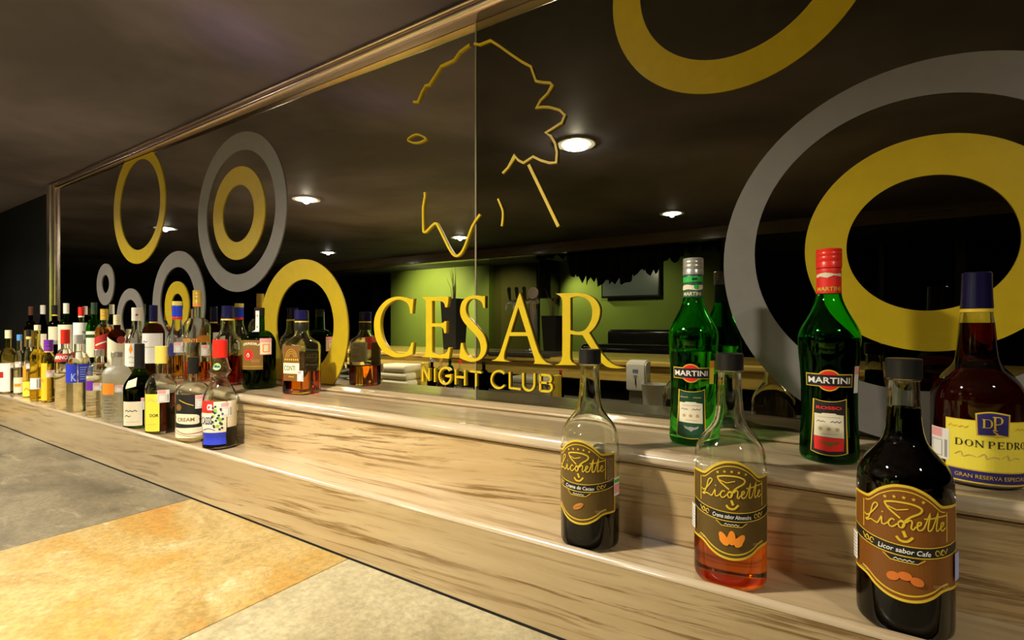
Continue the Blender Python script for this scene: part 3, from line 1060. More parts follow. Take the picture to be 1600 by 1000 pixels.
def prop_scale(x, L):
    return (D + L) / direction(x, CY).y / F       # metres per pixel there

# beer tap tower
LT = LB + .12
p0 = mir(833, 555, LT); k = prop_scale(833, LT)
tap = empty('beer_tap_tower', (p0.x, -LT, bt), 'chrome beer tap tower with black handles on the bar, reflected behind the A', 'beer tap')
hT = (555 - 478) * k
bm = bmesh.new(); revolve(bm, [(0, .001), (.055, .001), (.055, .008), (.03, .012), (.026, .02), (.026, hT), (.03, hT + .01), (.024, hT + .03), (0, hT + .034)], 28)
link('column', bm, CHROME, tap, 40)
bm = bmesh.new(); add_tube(bm, [(-36 * k, 0.03, hT), (0, .0, hT + .004), (12 * k, .03, hT)], .014, 12)
link('manifold', bm, CHROME, tap, 40)
for dx in (-36, -22, -8):
    bm = bmesh.new(); add_tube(bm, [(dx * k, .03, hT), (dx * k, .075, hT - .01), (dx * k, .085, hT - .05)], [.008, .008, .006], 10)
    link('spout', bm, CHROME, tap, 40)
    bm = bmesh.new(); add_tube(bm, [(dx * k, .04, hT + .01), (dx * k, .045, hT + .03), (dx * k, .055, hT + .085), (dx * k, .057, hT + .09)], [.006, .009, .012, .004], 10)
    link('tap_handle', bm, BLACKP, tap, 40)
bm = bmesh.new(); revolve(bm, [(0, -.006), (.034, -.006), (.036, 0), (.034, .006), (0, .006)], 28)
bmesh.ops.rotate(bm, cent=(0, 0, 0), matrix=Matrix.Rotation(pi / 2, 3, 'X'), verts=bm.verts)
bmesh.ops.translate(bm, vec=(6 * k, .04, hT + .05), verts=bm.verts)
link('badge', bm, M('tap_badge', (.28, .22, .18), .35), tap, 40)
p1, p2 = mir(764, 568, LB), mir(862, 568, LB)
tray = link('drip_tray', box((0, -.11, 0), (p2.x - p1.x, .11, .022), .004), M('drip_tray_steel', (.16, .15, .13), .35, .7), None, None, (p1.x, -LB - .09 , bt + .0005))
tag(tray, 'dark steel drip tray under the beer taps on the bar', 'tray')
tap.location.z = bt + .023
# planters on the bar
def planter(x, ytop, ybot, halfw, L, stick_top, label):
    k = prop_scale(x, L)
    p = mir(x, ybot, L)
    root = empty('planter', (p.x, -L, bt + .0005), label, 'planter', 0, 'tall black planters with dry twigs')
    h = (ybot - ytop) * k; w = halfw * k / 1.1
    bm = bmesh.new()
    sec = [(w * .78, 0), (w, h), (w * .92, h), (w * .86, h - .05), (0, h - .05)]
    rings = []
    for r, z in sec:
        if r == 0:
            break
        rings.append([bm.verts.new((sx * r, sy * r, z)) for sx, sy in ((-1, -1), (1, -1), (1, 1), (-1, 1))])
    for a, b in zip(rings, rings[1:]):
        for q in range(4):
            bm.faces.new((a[q], a[(q + 1) % 4], b[(q + 1) % 4], b[q]))
    bm.faces.new(rings[0][::-1]); bm.faces.new(rings[-1])
    link('pot', bm, M('planter_black', (.012, .013, .014), .35), root)
    for q in range(13):
        a = random.uniform(0, 2 * pi); s = random.uniform(.3, 1.0)
        hh = (ytop - stick_top) * k * random.uniform(.6, 1.0)
        dx, dy = cos(a) * s * w * .5, sin(a) * s * w * .5
        bm = bmesh.new()
        add_tube(bm, [(dx * .4, dy * .4, h - .05), (dx * .8, dy * .8, h + hh * .5), (dx * 1.6 + random.uniform(-.02, .02), dy * 1.6, h + hh)], [.0020, .0015, .0008], 5)
        link('twig', bm, M('dry_twig', (.14, .11, .04), .7), root)
planter(720, 471, 549, 17, LB + .45, 420, 'tall black planter of dry twigs reflected behind the E and S')
planter(863.5, 492, 548, 14.5, LB + .50, 448, 'shorter black planter of dry twigs reflected between the A and R')

# soap dispenser on the bar front
LD = LB - .11
k = prop_scale(996, LD)
p = mir(996, 610, LD)
dis = empty('soap_dispenser', (p.x, -LD - .02, p.z), 'white wall soap dispenser with grey tank reflected right of the R', 'dispenser')
hw, hh = 15.5 * k, 47 * k
bm = bmesh.new()
prof = [(-.035, 0), (.045, .0), (.05, hh * .8), (.042, hh * .92), (.02, hh * .99), (-.01, hh), (-.035, hh)]
bm = extrude_x(prof, -hw, hw)
bmesh.ops.bevel(bm, geom=[e for e in bm.edges], offset=.006, segments=2, affect='EDGES')
link('cover', bm, WHITEP, dis, 40)
link('tank', box((-hw * .8, -.03, -22 * k), (hw * .7, .035, .001), .006), M('grey_tank', (.16, .15, .12), .3), dis)
link('sight_slot', box((-.003, .0475, hh * .20), (.003, .0492, hh * .42)), M('slot_dark', (.05, .05, .05), .4), dis)
pr = Print(); pr.rect(-.014, hh * .60, .014, hh * .72, SKYB); pr.up(); pr.rect(-.013, hh * .65, .013, hh * .67, NAVY); pr.rect(-.010, hh * .48, .010, hh * .52, GREYP)
pr.build('badge_print', None, pi / 2, dis, flat=.0492)
link('mount_plate', box((-hw * .8, -.05 + .0, .02), (hw * .8, -.034, hh * .9)), WHITEP, dis)

# white bin cup
LCp = LB - .15
k = prop_scale(1023, LCp); p = mir(1023, 640, LCp)
cup = empty('white_tub', (p.x, -LCp, zs + .0006), 'white plastic tub beside the soap dispenser, reflected', 'tub')
bm = bmesh.new(); r = 20 * k; h = p.z - zs + 40 * k
revolve(bm, [(0, 0), (r * .86, 0), (r * .88, .004), (r, h - .004), (r * 1.04, h), (r * .97, h), (r * .85, .006), (0, .006)], 28)
link('tub_body', bm, WHITEP, cup, 40)

# white container behind the lettering
k = prop_scale(832, LB - .15)
a = mir(802, 620, LB - .15); b = mir(863, 620, LB - .15)
box_h = mir(832, 588, LB - .15).z - zs
wb = link('storage_box', box((0, -.16, 0), (b.x - a.x, 0, box_h), .022, 4), M('offwhite_plastic', (.42, .40, .30), .4), None, 40, (a.x, -LB + .20, zs + .0005))
tag(wb, 'off-white lidded plastic box on the under shelf, reflected behind CLUB', 'box')
bm = box((.01, -.15, 0), (b.x - a.x - .01, -.01, .004), .002)
link('lid_seam', box((-.001, -.161, box_h * .72), (b.x - a.x + .001, .001, box_h * .74)), M('seam_grey', (.25, .24, .2), .5), wb)
# ice bin with pale folded cloths
a = mir(606, 600, LB - .15); b = mir(662, 600, LB - .15)
ice = empty('towel_stack', (a.x, -LB + .23, zs), 'pile of pale folded bar towels reflected under the C', 'towels')
for q in range(3):
    bm = box((0.01 * q, -.2, .045 * q + .001), (b.x - a.x - .015 * q, 0, .045 * (q + 1)), .018, 3)
    for v in bm.verts:
        v.co.z += .0065 + .006 * sin(v.co.x * 40 + q) * (1 if q == 2 else .3)
    link('towel', bm, M('cream_towel', (.72, .68, .48), .8), ice, 50)
yb = link('carton', box((0, -.05, 0), (.035, 0, .16), .002, 1), M('yellow_card', (.75, .55, .05), .5), None, None, (mir(668, 600, LB - .15).x, -LB + .16, zs + .0005))
tag(yb, 'narrow yellow carton reflected beside the pale towels', 'carton')
yb2 = link('carton', box((0, -.05, 0), (.03, 0, .13), .002, 1), M('yellow_card', (.75, .55, .05), .5), None, None, (mir(864, 600, LB - .15).x, -LB + .16, zs + .0005))
tag(yb2, 'narrow yellow carton reflected at the right end of the off-white box', 'carton')

# television, speaker, drapery, sofas, all reflected from the far side of the room
k = prop_scale(983, 4.8)
a, b = mir(939, 466, 4.80), mir(1030, 398, 4.80)
tv = empty('television', ((a.x + b.x) / 2, -4.84, (a.z + b.z) / 2), 'flat black television on the green wall, reflected right of the R', 'television')
tw, th = (b.x - a.x) / 2, (b.z - a.z) / 2
link('bezel', box((-tw, -.03, -th), (tw, .03, th), .008), BLACKP, tv)
link('screen', box((-tw * .95, .029, -th * .9), (tw * .95, .032, th * .93)), M('tv_screen', (.16, .20, .19), .25), tv)
link('wall_bracket', box((-.15, -.06, -.15), (.15, -.029, .15)), BLACKP, tv)
a, b = mir(841, 466, 4.6), mir(859, 394, 4.6)
sp = empty('wall_speaker', ((a.x + b.x) / 2, -4.74, (a.z + b.z) / 2), 'tall black wall speaker reflected beside the lit green wall', 'speaker')
w2, h2 = (b.x - a.x) / 2, (b.z - a.z) / 2
link('cabinet', box((-w2, -.12, -h2), (w2, .12, h2), .01), BLACKP, sp)
for zc2, r in ((h2 * .5, w2 * .5), (-h2 * .35, w2 * .75)):
    bm = bmesh.new(); revolve(bm, [(0, -.004), (r * .5, .001), (r, .006), (r * 1.05, .0)], 20)
    bmesh.ops.rotate(bm, cent=(0, 0, 0), matrix=Matrix.Rotation(-pi / 2, 3, 'X'), verts=bm.verts)
    bmesh.ops.translate(bm, vec=(0, .122, zc2), verts=bm.verts)
    link('driver', bm, M('speaker_cone', (.03, .03, .03), .5), sp, 40)
# ragged black valance hanging under the beam
va = mir(838, 400, 3.7); vb = mir(1126, 400, 3.7)
nv = 90
bm = bmesh.new()
rows = []
for i in range(nv + 1):
    t = i / nv
    x = va.x + (vb.x - va.x) * t
    y = -3.7 + .04 * sin(i * 1.1)
    zt = bz0 + .06
    drop = .10 + .26 * max(0, sin(pi * min(1, t * 1.15))) + random.uniform(-.06, .05)
    if t < .22:
        drop = .07 + random.uniform(-.03, .04)
    rows.append([bm.verts.new((x, y + d, z)) for d in (0, .012) for z in (zt, zt - drop * .5, zt - drop)])
for a, b in zip(rows, rows[1:]):
    for s in (0, 3):
        for q in (0, 1):
            bm.faces.new((a[s + q], b[s + q], b[s + q + 1], a[s + q + 1]))
    bm.faces.new((a[2], b[2], b[5], a[5])); bm.faces.new((a[0], a[3], b[3], b[0]))
for r in (rows[0], rows[-1]):
    bm.faces.new((r[0], r[1], r[4], r[3])); bm.faces.new((r[1], r[2], r[5], r[4]))
bmesh.ops.recalc_face_normals(bm, faces=bm.faces)
vl = link('valance', bm, M('black_cloth', (.01, .01, .009), .8), None, 50)
tag(vl, 'ragged black cloth valance under the beam, reflected above the R', 'valance')
# sofas
def sofa(x0, x1, yt, L, label):
    a = mir(x0, yt, L); b = mir(x1, yt, L)
    root = empty('sofa', (a.x, -L, 0), label, 'sofa', 0, 'black leather sofas')
    wdt = b.x - a.x; h = a.z
    lm = M('black_leather', (.014, .014, .013), .22)
    link('back_cushion', box((0, -.55, h - .55), (wdt, -.33, h), .05, 4), lm, root, 40)
    link('seat_base', box((0, -.55, .06), (wdt, .10, h - .56), .03, 3), lm, root, 40)
    link('armrest', box((-.16, -.56, .06), (-.002, .1, h - .2), .04, 3), lm, root, 40)
    link('armrest', box((wdt + .002, -.56, .06), (wdt + .16, .1, h - .2), .04, 3), lm, root, 40)
    for sx in (.05, wdt - .05):
        for sy in (-.5, .05):
            link('foot', box((sx - .03, sy - .03, 0), (sx + .03, sy + .03, .061)), CHROME, root)
sofa(930, 1118, 515, 4.25, 'black leather sofa against the green wall, reflected right of the R')
sofa(880, 1100, 539, 3.0, 'black leather sofa nearer the bar, reflected below the other sofa')

# small bottles and glasses on the under shelf (reflected behind NIGHT)
def shelf_bottle(x, ytop, halfw, gl, lq, capm, label, L=LB - .12):
    k = prop_scale(x, L)
    p = mir(x, ytop, L)
    H = p.z - zs; R = halfw * k
    pr = body_profile(R, H, H * .56, H * .72, R * .36, 'round')
    return make_bottle((p.x, -L, zs + .0005), label, pr, H, gl, lq, H * .5, [(capm, H * .88, H, .0012, 'ridge')], n=20, group='bottles under the bar')
shelf_bottle(684, 560, 6.5, G_DARK, None, TIN, 'dark bottle with a tin cap reflected behind the N and I')
shelf_bottle(698, 558, 6.0, G_CLEAR, L_AMBER, M('orange_cap', (.9, .3, .02), .4), 'clear bottle with an orange cap reflected behind the G')
shelf_bottle(712, 556, 6.5, G_DGREEN, None, BLACKP, 'green bottle reflected behind the H', LB - .08)
shelf_bottle(727, 562, 6.0, G_CLEAR, None, M('red_cap', (.7, .02, .01), .35), 'clear bottle with a red cap reflected left of the mirror joint')
shelf_bottle(756, 565, 7.5, G_DARK, L_DARK, BLACKP, 'squat dark bottle reflected right of the mirror joint', LB - .07)
shelf_bottle(876, 578, 5.5, G_DARK, L_DARK, M('red_cap', (.7, .02, .01), .35), 'dark bottle with a red cap reflected right of the B', LB - .07)

# ------------------------------------------------------------------ bottles on the shelf
def cam_az(x, y):
    return atan2(-D - y, -x)
W_T, W_LD = .2845, .135

def stamp(root, R, az, v, h=.026, w=.022, label=None, flat=None):
    """paper tax stamp: pink head, grey side bar (the printed code is left out)"""
    p = Print()
    p.rect(-w / 2, v, w / 2, v + h, WHITE); p.up()
    p.rect(-w / 2 + .001, v + h * .70, w / 2 * .35, v + h - .001, PINK)
    p.rect(w * .30, v + .003, w * .42, v + h * .64, GREYP)
    p.outline([(-w * .40, v + h * .10), (w * .18, v + h * .10), (w * .18, v + h * .60), (-w * .40, v + h * .60)], .0010, GREYP)
    return p.build('tax_stamp', R, az, root, base=.0008, flat=flat)

# --- three licorette-type bottles
SCRIPT = [
    [(.00, .16), (.04, .12), (.10, .20), (.17, .36), (.20, .46), (.17, .50), (.13, .42), (.10, .22), (.06, .06), (.02, .02), (.05, 0), (.10, .05), (.16, .02), (.20, .02), (.25, .20), (.25, .05), (.28, .02), (.33, .10), (.37, .20), (.40, .17)],
    [(.40, .17), (.37, .20), (.335, .12), (.34, .03), (.38, .01), (.43, .10)],
    [(.47, .20), (.44, .12), (.455, .03), (.49, .03), (.51, .12), (.48, .20), (.46, .17), (.53, .16)],
    [(.53, .16), (.57, .23), (.59, .18), (.580, .05), (.60, .01), (.63, .08), (.68, .14), (.685, .20), (.655, .19), (.645, .07), (.67, .01), (.72, .08), (.79, .42), (.765, .08), (.78, .01), (.82, .08), (.89, .45), (.865, .08), (.88, .01), (.92, .08), (.96, .14), (.965, .20), (.935, .19), (.925, .07), (.95, .01), (1.0, .08)],
    [(.72, .29), (.80, .30), (.90, .34), (1.02, .37)],
    [(.255, .30), (.262, .33)],
]
def lic_label(root, prof, az, R, text, fill, kind, scale=1.0):
    p = Print()
    hw = .062
    sv = lambda v: v * scale
    top = [(-hw, sv(.150))] + spline([(-.040, sv(.150)), (-.034, sv(.1515)), (-.022, sv(.162)), (-.010, sv(.1685)), (0, sv(.170)), (.010, sv(.1685)), (.022, sv(.162)), (.034, sv(.1515)), (.040, sv(.150))], 4) + [(hw, sv(.150))]
    bot = [(-hw, sv(.060))] + spline([(-.044, sv(.060)), (-.036, sv(.058)), (-.026, sv(.051)), (-.014, sv(.0455)), (0, sv(.0435)), (.014, sv(.0455)), (.026, sv(.051)), (.036, sv(.058)), (.044, sv(.060))], 4) + [(hw, sv(.060))]
    p.poly(top[::-1] + bot, fill); p.up()
    p.stroke(top, .0030, GOLD); p.stroke(bot, .0030, GOLD)
    off = lambda l, d: [(x, y + d) for x, y in l]
    p.stroke([q for q in off(top, -.0055) if abs(q[0]) < .052], .0012, GOLD)
    p.stroke([q for q in off(bot, .0060) if abs(q[0]) < .058], .0018, GOLD)
    for sx in (-1, 1):
        p.stroke([(sx * .0425, sv(.1445)), (sx * .0425, sv(.112))], .0012, GOLD)
        p.stroke([(sx * hw, sv(.150)), (sx * hw, sv(.060))], .0024, GOLD)
    # band
    bv = lambda s: sv(.0975) - .006 + .10 * abs(s) ** 1.0 * .9
    band_t = [(s, sv(.104) + 2.2 * s * s) for s in [-hw + i * hw / 8 for i in range(17)]]
    band_b = [(s, sv(.0925) + 2.2 * s * s) for s in [-hw + i * hw / 8 for i in range(17)]]
    p.poly(band_t + band_b[::-1], BLACK); p.up()
    p.stroke(band_t, .0011, GOLD); p.stroke(band_b, .0011, GOLD)
    p.text(text, -.024, sv(.0958), .048, .0055, WHITE, .012, .15)
    for sx in (-1, 1):
        for c in (.031, .037):
            p.stroke([(sx * c + .0022 * cos(a * .9), sv(.098) + 2.2 * c * c + .0030 * sin(a * .9)) for a in range(0, 7)], .0010, GOLD)
            p.stroke([(sx * (c + .003), sv(.096) + 2.2 * c * c), (sx * (c + .006), sv(.102) + 2.2 * c * c)], .0012, GOLD)
    p.poly([(-.016, sv(.0915)), (.016, sv(.0915)), (.012, sv(.0865)), (-.012, sv(.0865))], BLACK); p.up()
    p.stroke([(-.019, sv(.0915)), (-.012, sv(.0862)), (.012, sv(.0862)), (.019, sv(.0915))], .0010, GOLD)
    p.scribble(-.009, sv(.0876), .018, .0024, WHITE)
    # stars
    for i in range(5):
        s = (i - 2) * .0085
        p.star(s, sv(.1575) - 9 * s * s, .0023, GOLD)
    # glass emblem
    p.stroke(spline([(-.0175, sv(.149)), (-.008, sv(.1515)), (.006, sv(.1515)), (.0150, sv(.148)), (.0145, sv(.143)), (.006, sv(.137)), (.001, sv(.131)), (-.001, sv(.124))], 4), .0021, GOLD)
    p.stroke(spline([(-.0175, sv(.149)), (-.014, sv(.143)), (-.008, sv(.138)), (-.003, sv(.134))], 4), .0019, GOLD)
    p.stroke([(-.016, sv(.1455)), (-.006, sv(.1425)), (.004, sv(.1455))], .0013, GOLD)
    p.stroke([(-.0005, sv(.1205)), (.0018, sv(.1140))], .0030, GOLD)
    p.stroke(spline([(-.0065, sv(.1135)), (-.003, sv(.1095)), (.003, sv(.1095)), (.008, sv(.1150))], 4), .0026, GOLD)
    p.up()
    for st in SCRIPT:
        q = [(-.040 + x * .080, sv(.1215) + y * .046 + x * .003) for x, y in (spline(st, 3) if len(st) > 2 else st)]
        p.stroke(q, .0015, GOLD)
    # picture of the flavour
    if kind == 'almond':
        for s, v, r in ((-.0095, .0690, .5), (0, .0715, 0.0), (.0095, .0685, -.55)):
            pts = [(.0055 * sin(t) * (1 if cos(t) < 0 else .8), .0095 * cos(t)) for t in [2 * pi * i / 16 for i in range(16)]]
            p.poly([(s + x * cos(r) - y * sin(r), sv(v) + x * sin(r) + y * cos(r)) for x, y in pts], ORANGE)
            p.up()
    elif kind == 'cacao':
        pts = [(.0095 * cos(t), .0040 * sin(t)) for t in [2 * pi * i / 18 for i in range(18)]]
        p.poly([(x * .86 - y * .5, sv(.070) + x * .5 + y * .86) for x, y in pts], P_('cacao_print', (.55, .20, .03)))
        p.up(); p.stroke([(-.007, sv(.066)), (.007, sv(.0735))], .0008, BROWN)
    else:
        for s, v, r in ((-.0095, .0680, .5), (.001, .0710, 0.0), (.0115, .0670, -.4)):
            pts = [(.0062 * cos(t), .0048 * sin(t)) for t in [2 * pi * i / 16 for i in range(16)]]
            p.poly([(s + x * cos(r) - y * sin(r), sv(v) + x * sin(r) + y * cos(r)) for x, y in pts], P_('coffee_print', (.62, .16, .02)))
            p.up()
    p.text('CONT NET 1L', .026, sv(.0625), .018, .0030, TAN)
    p.scribble(-.046, sv(.0625), .014, .0024, TAN)
    return p.build('label', R, az, root)

LIC_PROF = catmull_profile([(.037, 0, 'c'), (.0445, .002), (.0462, .008, 'c'), (.0465, .013, 'c'), (.0465, .158, 'c'), (.0455, .170), (.0425, .182), (.0365, .193), (.0285, .203), (.0218, .213), (.0182, .228), (.0163, .250), (.0148, .280, 'c'), (.0148, .283, 'c'), (.0165, .284), (.0165, .288, 'c'), (.0148, .289, 'c'), (.0148, .306)], 3)
def lic(x, w, label, liquid, level, text, fill, kind, turn, glass_m=G_CLEAR, az_stamp=None):
    p = at(x, 600, w)
    H = .3095
    root = make_bottle((p.x, -w, ZT + .0004), label, LIC_PROF, H, glass_m, liquid, level, [(BLACKP, H - .023, H, .0013, 'plain')], .003, 64)
    az = cam_az(p.x, -w) + turn
    lic_label(root, LIC_PROF, az, .0465, text, fill, kind)
    return root, az
r, az = lic(921.5, W_T, 'clear bottle with cocoa cream label and black cap, leftmost of the three front ones', L_DARK, .060, 'Crema de Cacao', UMBER, 'cacao', radians(-22))
pp = Print()
for i, tx in enumerate(('EL ABUSO EN EL CONSUMO', 'DE ESTE PRODUCTO ES', 'NOCIVO PARA LA SALUD')):
    vs, fs = text_mesh(tx)
    q = [pp.bm.verts.new((.0475 + i * .0040 - y * .003, .108 + x * .036, 0)) for x, y in vs]
    for f in fs:
        try:
            pp.bm.faces.new([q[j] for j in f]).material_index = pp.mi(TAN)
        except ValueError:
            pass
pp.build('warning_print', .0465, az, r, base=.0022)
p = Print(); p.rect(-.008, .084, .008, .112, WHITE); p.up(); p.rect(-.007, .104, .007, .109, BRIGHTG); p.rect(-.007, .088, .007, .102, PINK)
p.build('tax_stamp', .0465, az + radians(81), r, base=.0024)
r, az = lic(1140, W_T, 'clear bottle with almond cream label and amber liquid, middle of the front three', L_RUST, .075, 'Crema sabor Almendra', UMBER, 'almond', radians(3))
p = Print(); p.rect(-.008, .068, .008, .100, WHITE); p.up()
for i in range(7): p.rect(-.006, .071 + i * .004, .006, .0725 + i * .004, GREYP)
p.build('barcode_sticker', .0465, az - radians(76), r, base=.0024)
r, az = lic(1412, W_T, 'black-filled bottle with rust coffee label, rightmost of the front three', L_BLACK, .252, 'Licor sabor Cafe', RUST, 'coffee', radians(0))
p = Print(); p.rect(-.007, .068, .007, .100, WHITE); p.up()
for i in range(7): p.rect(-.005, .071 + i * .004, .005, .0725 + i * .004, GREYP)
p.build('barcode_sticker', .0465, az - radians(72), r, base=.0024)
p = Print(); p.rect(-.007, .068, .007, .098, SKYB)
p.build('tax_stamp', .0465, az + radians(74), r, base=.0024)

# --- vermouth bottles
VER_PROF = catmull_profile([(.033, 0, 'c'), (.0375, .002), (.0392, .010), (.0386, .030), (.0372, .062), (.0370, .100), (.0383, .135), (.0405, .160), (.0413, .178), (.0411, .186), (.0395, .194), (.0358, .203), (.0300, .214), (.0236, .227), (.0186, .240), (.0162, .252, 'c'), (.0160, .262), (.0158, .286, 'c'), (.0158, .316)], 4)
def vermouth(x, w, label, glass_m, liquid, level, red):
    H = .318
    p = at(x, 600, w)
    if red:
        cap = [(RED, .2505, .2885, .0004, 'taper'), (M('red_foil_cap', (.80, .03, .015), .3), .2890, H, .0012, 'ridge')]
    else:
        cap = [(M('green_foil', (.03, .10, .05), .4), .2505, .2885, .0004, 'taper'), (M('silver_foil_cap', (.50, .50, .44), .3, .6), .2890, H, .0012, 'ridge')]
    root = make_bottle((p.x, -w, ZL + .0004), label, VER_PROF, H, glass_m, liquid, level, cap, .003, 64)
    az = cam_az(p.x, -w) + (radians(0) if red else radians(-6))
    rad = lambda z: radius_at(VER_PROF, z)
    q = Print()
    q.rect(-.0325, .1125, .0325, .1315, GOLD); q.up()
    q.disk(0, .122, .0158, GOLD, 32); q.up()
    q.disk(0, .122, .0140, RED, 32); q.up()
    q.rect(-.0305, .1140, .0305, .1300, BLACK); q.up()
    q.text('MARTINI', -.0275, .1175, .055, .0090, WHITE, .022)
    q.build('emblem_label', rad, az, root)
    q = Print()
    base = BLACK if red else GREENP
    shape = lambda d: [(-.0235 + d, .0150 + d)] + spline([(-.0235 + d, .0165 + d), (-.012, .0135 + d), (0, .0125 + d), (.012, .0135 + d), (.0235 - d, .0165 + d)], 3) + [(.0235 - d, .0955 - d)] + spline([(.0235 - d, .0955 - d), (.012, .0925 - d), (0, .0915 - d), (-.012, .0925 - d), (-.0235 + d, .0955 - d)], 3)
    sh_ = shape(0)
    q.poly(sh_[1:-1], base); q.up()
    q.outline(shape(.0006)[1:-1], .0010, GOLD)
    if red:
        q.text('ROSSO', -.0165, .0795, .033, .0046, RED, .03)
    else:
        q.scribble(-.0180, .0805, .014, .0030, TAN); q.scribble(.0040, .0805, .013, .0030, TAN, None, 4)
    q.poly([(-.0190, .0400), (.0190, .0385), (.0190, .0715), (.010, .0725), (.008, .0740), (-.008, .0740), (-.010, .0725), (-.0190, .0730)], CREAM)
    q.poly([(-.0190, .0395), (.0190, .0380), (.0180, .0205), (0, .0185), (-.0180, .0205)], RED if red else P_('green_panel', (.010, .075, .028)))
    q.up()
    q.scribble(-.0155, .0605, .011, .0030, NAVY); q.scribble(.0020, .0605, .0135, .0030, NAVY, None, 5)
    for i in range(3):
        q.disk((i - 1) * .0105, .0510, .0028, TAN, 10)
    q.scribble(-.009, .0430, .019, .0016, GREYP); q.scribble(-.014, .0675, .028, .0016, GREYP)
    q.poly([(-.011, .0345), (-.004, .0320), (0, .0330), (.006, .0320), (.013, .0345), (.011, .0300), (.004, .0275), (.001, .0245), (-.003, .0275), (-.009, .0300)], BROWN if red else GREYP)
    q.build('label', rad, az, root)
    q = Print()
    if red:
        q.text('MARTINI', -.016, .2540, .032, .0060, GOLD, .02)
        q.poly(spline([(-.018, .2745), (-.010, .2760), (-.002, .2735), (.006, .2770), (.018, .2750), (.018, .2800), (.008, .2790), (-.004, .2815), (-.018, .2790)], 2, True), CREAM)
    else:
        q.text('MARTINI', -.015, .2530, .030, .0062, CREAM, .02)
        q.poly(spline([(-.019, .2625), (-.006, .2640), (.006, .2620), (.019, .2640), (.019, .2715), (.004, .2700), (-.008, .2720), (-.019, .2700)], 2, True), CREAM)
        q.poly([(-.019, .2755), (.019, .2770), (.019, .2860), (-.019, .2850)], BRIGHTG); q.up()
        q.disk(.007, .2675, .0042, BRIGHTG, 14); q.rect(.000, .2790, .008, .2835, GREENP)
    q.build('neck_print', rad, az, root, base=.0011)
    q = Print(); q.rect(-.005, .104, .005, .143, WHITE if red else YELLOW); q.up(); q.rect(-.0045, .131, .0045, .1425, PINK if red else ORANGE)
    q.build('tax_stamp', rad, az + radians(60 if red else 55), root, base=.0016)
    return root
vermouth(1083, .131, 'bright green vermouth bottle with silver cap, on the ledge behind the almond bottle', G_GREEN, L_GREENW, .158, False)
vermouth(1295, .131, 'dark-filled green vermouth bottle with red foil cap, on the ledge', G_GREEN, L_BLACK, .184, True)

# --- brandy bottle at the right edge
BR_PROF = catmull_profile([(.036, 0, 'c'), (.0440, .002), (.0468, .009), (.0472, .020), (.0472, .098), (.0468, .110), (.0450, .120), (.0405, .131), (.0330, .141), (.0262, .149), (.0222, .158), (.0203, .172), (.0185, .195), (.0162, .222, 'c'), (.0150, .250), (.0146, .268)], 4)
BRW = .150
p = at(1526, 600, BRW)
br = make_bottle((p.x, -BRW, ZL + .0004), 'brandy bottle with navy foil top and yellow label, at the right edge', BR_PROF, .272, G_CLEAR, liquid_mat('brandy_liquid', (.34, .075, .02)), .206,
                 [(GOLD, .2200, .2245, .0004, 'taper'), (M('navy_foil', (.008, .006, .038), .25, .2), .2250, .272, .0006, 'taper')], .003, 64)
az = cam_az(p.x, -BRW) + radians(16)
q = Print()
q.rect(-.045, .006, .045, .0845, GOLD); q.up()
q.rect(-.0440, .0230, .0440, .0835, YELLOW); q.rect(-.0420, .0080, .0440, .0215, NAVY); q.up()
q.poly([(-.0135, .0655)] + spline([(-.0145, .0935), (0, .0965), (.0190, .0935)], 5)[::1] + [(.0180, .0655)], GOLD); q.up()
q.poly([(-.0120, .0670)] + spline([(-.0128, .0920), (0, .0947), (.0172, .0920)], 5) + [(.0165, .0670), (.006, .0690), (.002, .0675)], NAVY); q.up()
q.serif('D', -.0085, .0760, .0110, .0110, GOLD); q.serif('P', .0010, .0730, .0120, .0175, GOLD)
q.stroke(spline([(.002, .0720), (.006, .0690), (.003, .0670), (.007, .0655)], 3), .0012, GOLD)
q.serif('DON', -.0340, .0515, .0085, .0085, BLACK); q.serif('PEDRO', -.0030, .0515, .0078, .0085, BLACK)
for i in range(3):
    q.stroke(spline([(-.034 + i * .022, .0395), (-.028 + i * .022, .0440), (-.026 + i * .022, .0380), (-.020 + i * .022, .0410), (-.014 + i * .022, .0395)], 3), .0007, TAN)
q.text('GRAN RESERVA ESPECIAL', -.034, .0125, .072, .0048, GOLD)
q.scribble(-.041, .0740, .020, .0036, GOLD); q.scribble(.025, .0740, .015, .0036, GOLD)
q.build('label', .0472, az, br)
stamp(br, .0472, az - radians(66), .0290, .040, .028)

# ------------------------------------------------------------------ the crowd of bottles on the left
def px_bottle(row, x, ytop, half, label, style, gl, lq, lvl, hb, hs, rnf, caps, w=None, square=0, sq_az=None, rtf=None, prof=None, ngroup=None):
    """row: T trough, L ledge; half: half width in px; hb, hs, lvl: fractions of the height"""
    w = w if w is not None else (W_T if row == 'T' else W_LD)
    zb = ZT if row == 'T' else ZL
    p = at(x, ytop, w)
    H = p.z - zb
    t = (x - CX) / F
    R = half * zdepth(x, w) / F / sqrt(1 + t * t)
    rn = R * rnf; rt = R * rtf if rtf else rn
    pr = [(r * R, z * H) for r, z in prof] if prof else body_profile(R, H, hb * H, hs * H, rn, style, rt)
    pr = [q for q in pr]
    cc = [(m, a * H, b * H, e, s) for m, a, b, e, s in caps]
    az = cam_az(p.x, -w)
    rot = (az + sq_az) if sq_az is not None else 0
    root = make_bottle((p.x, -w, zb + .0004), label, pr, H, gl, lq, lvl * H if lvl else None, cc, .0028, 36 if not square else 64, square, rot, ngroup, sq_top=hb * H + .010 if square else None)
    return root, R, H, az, pr
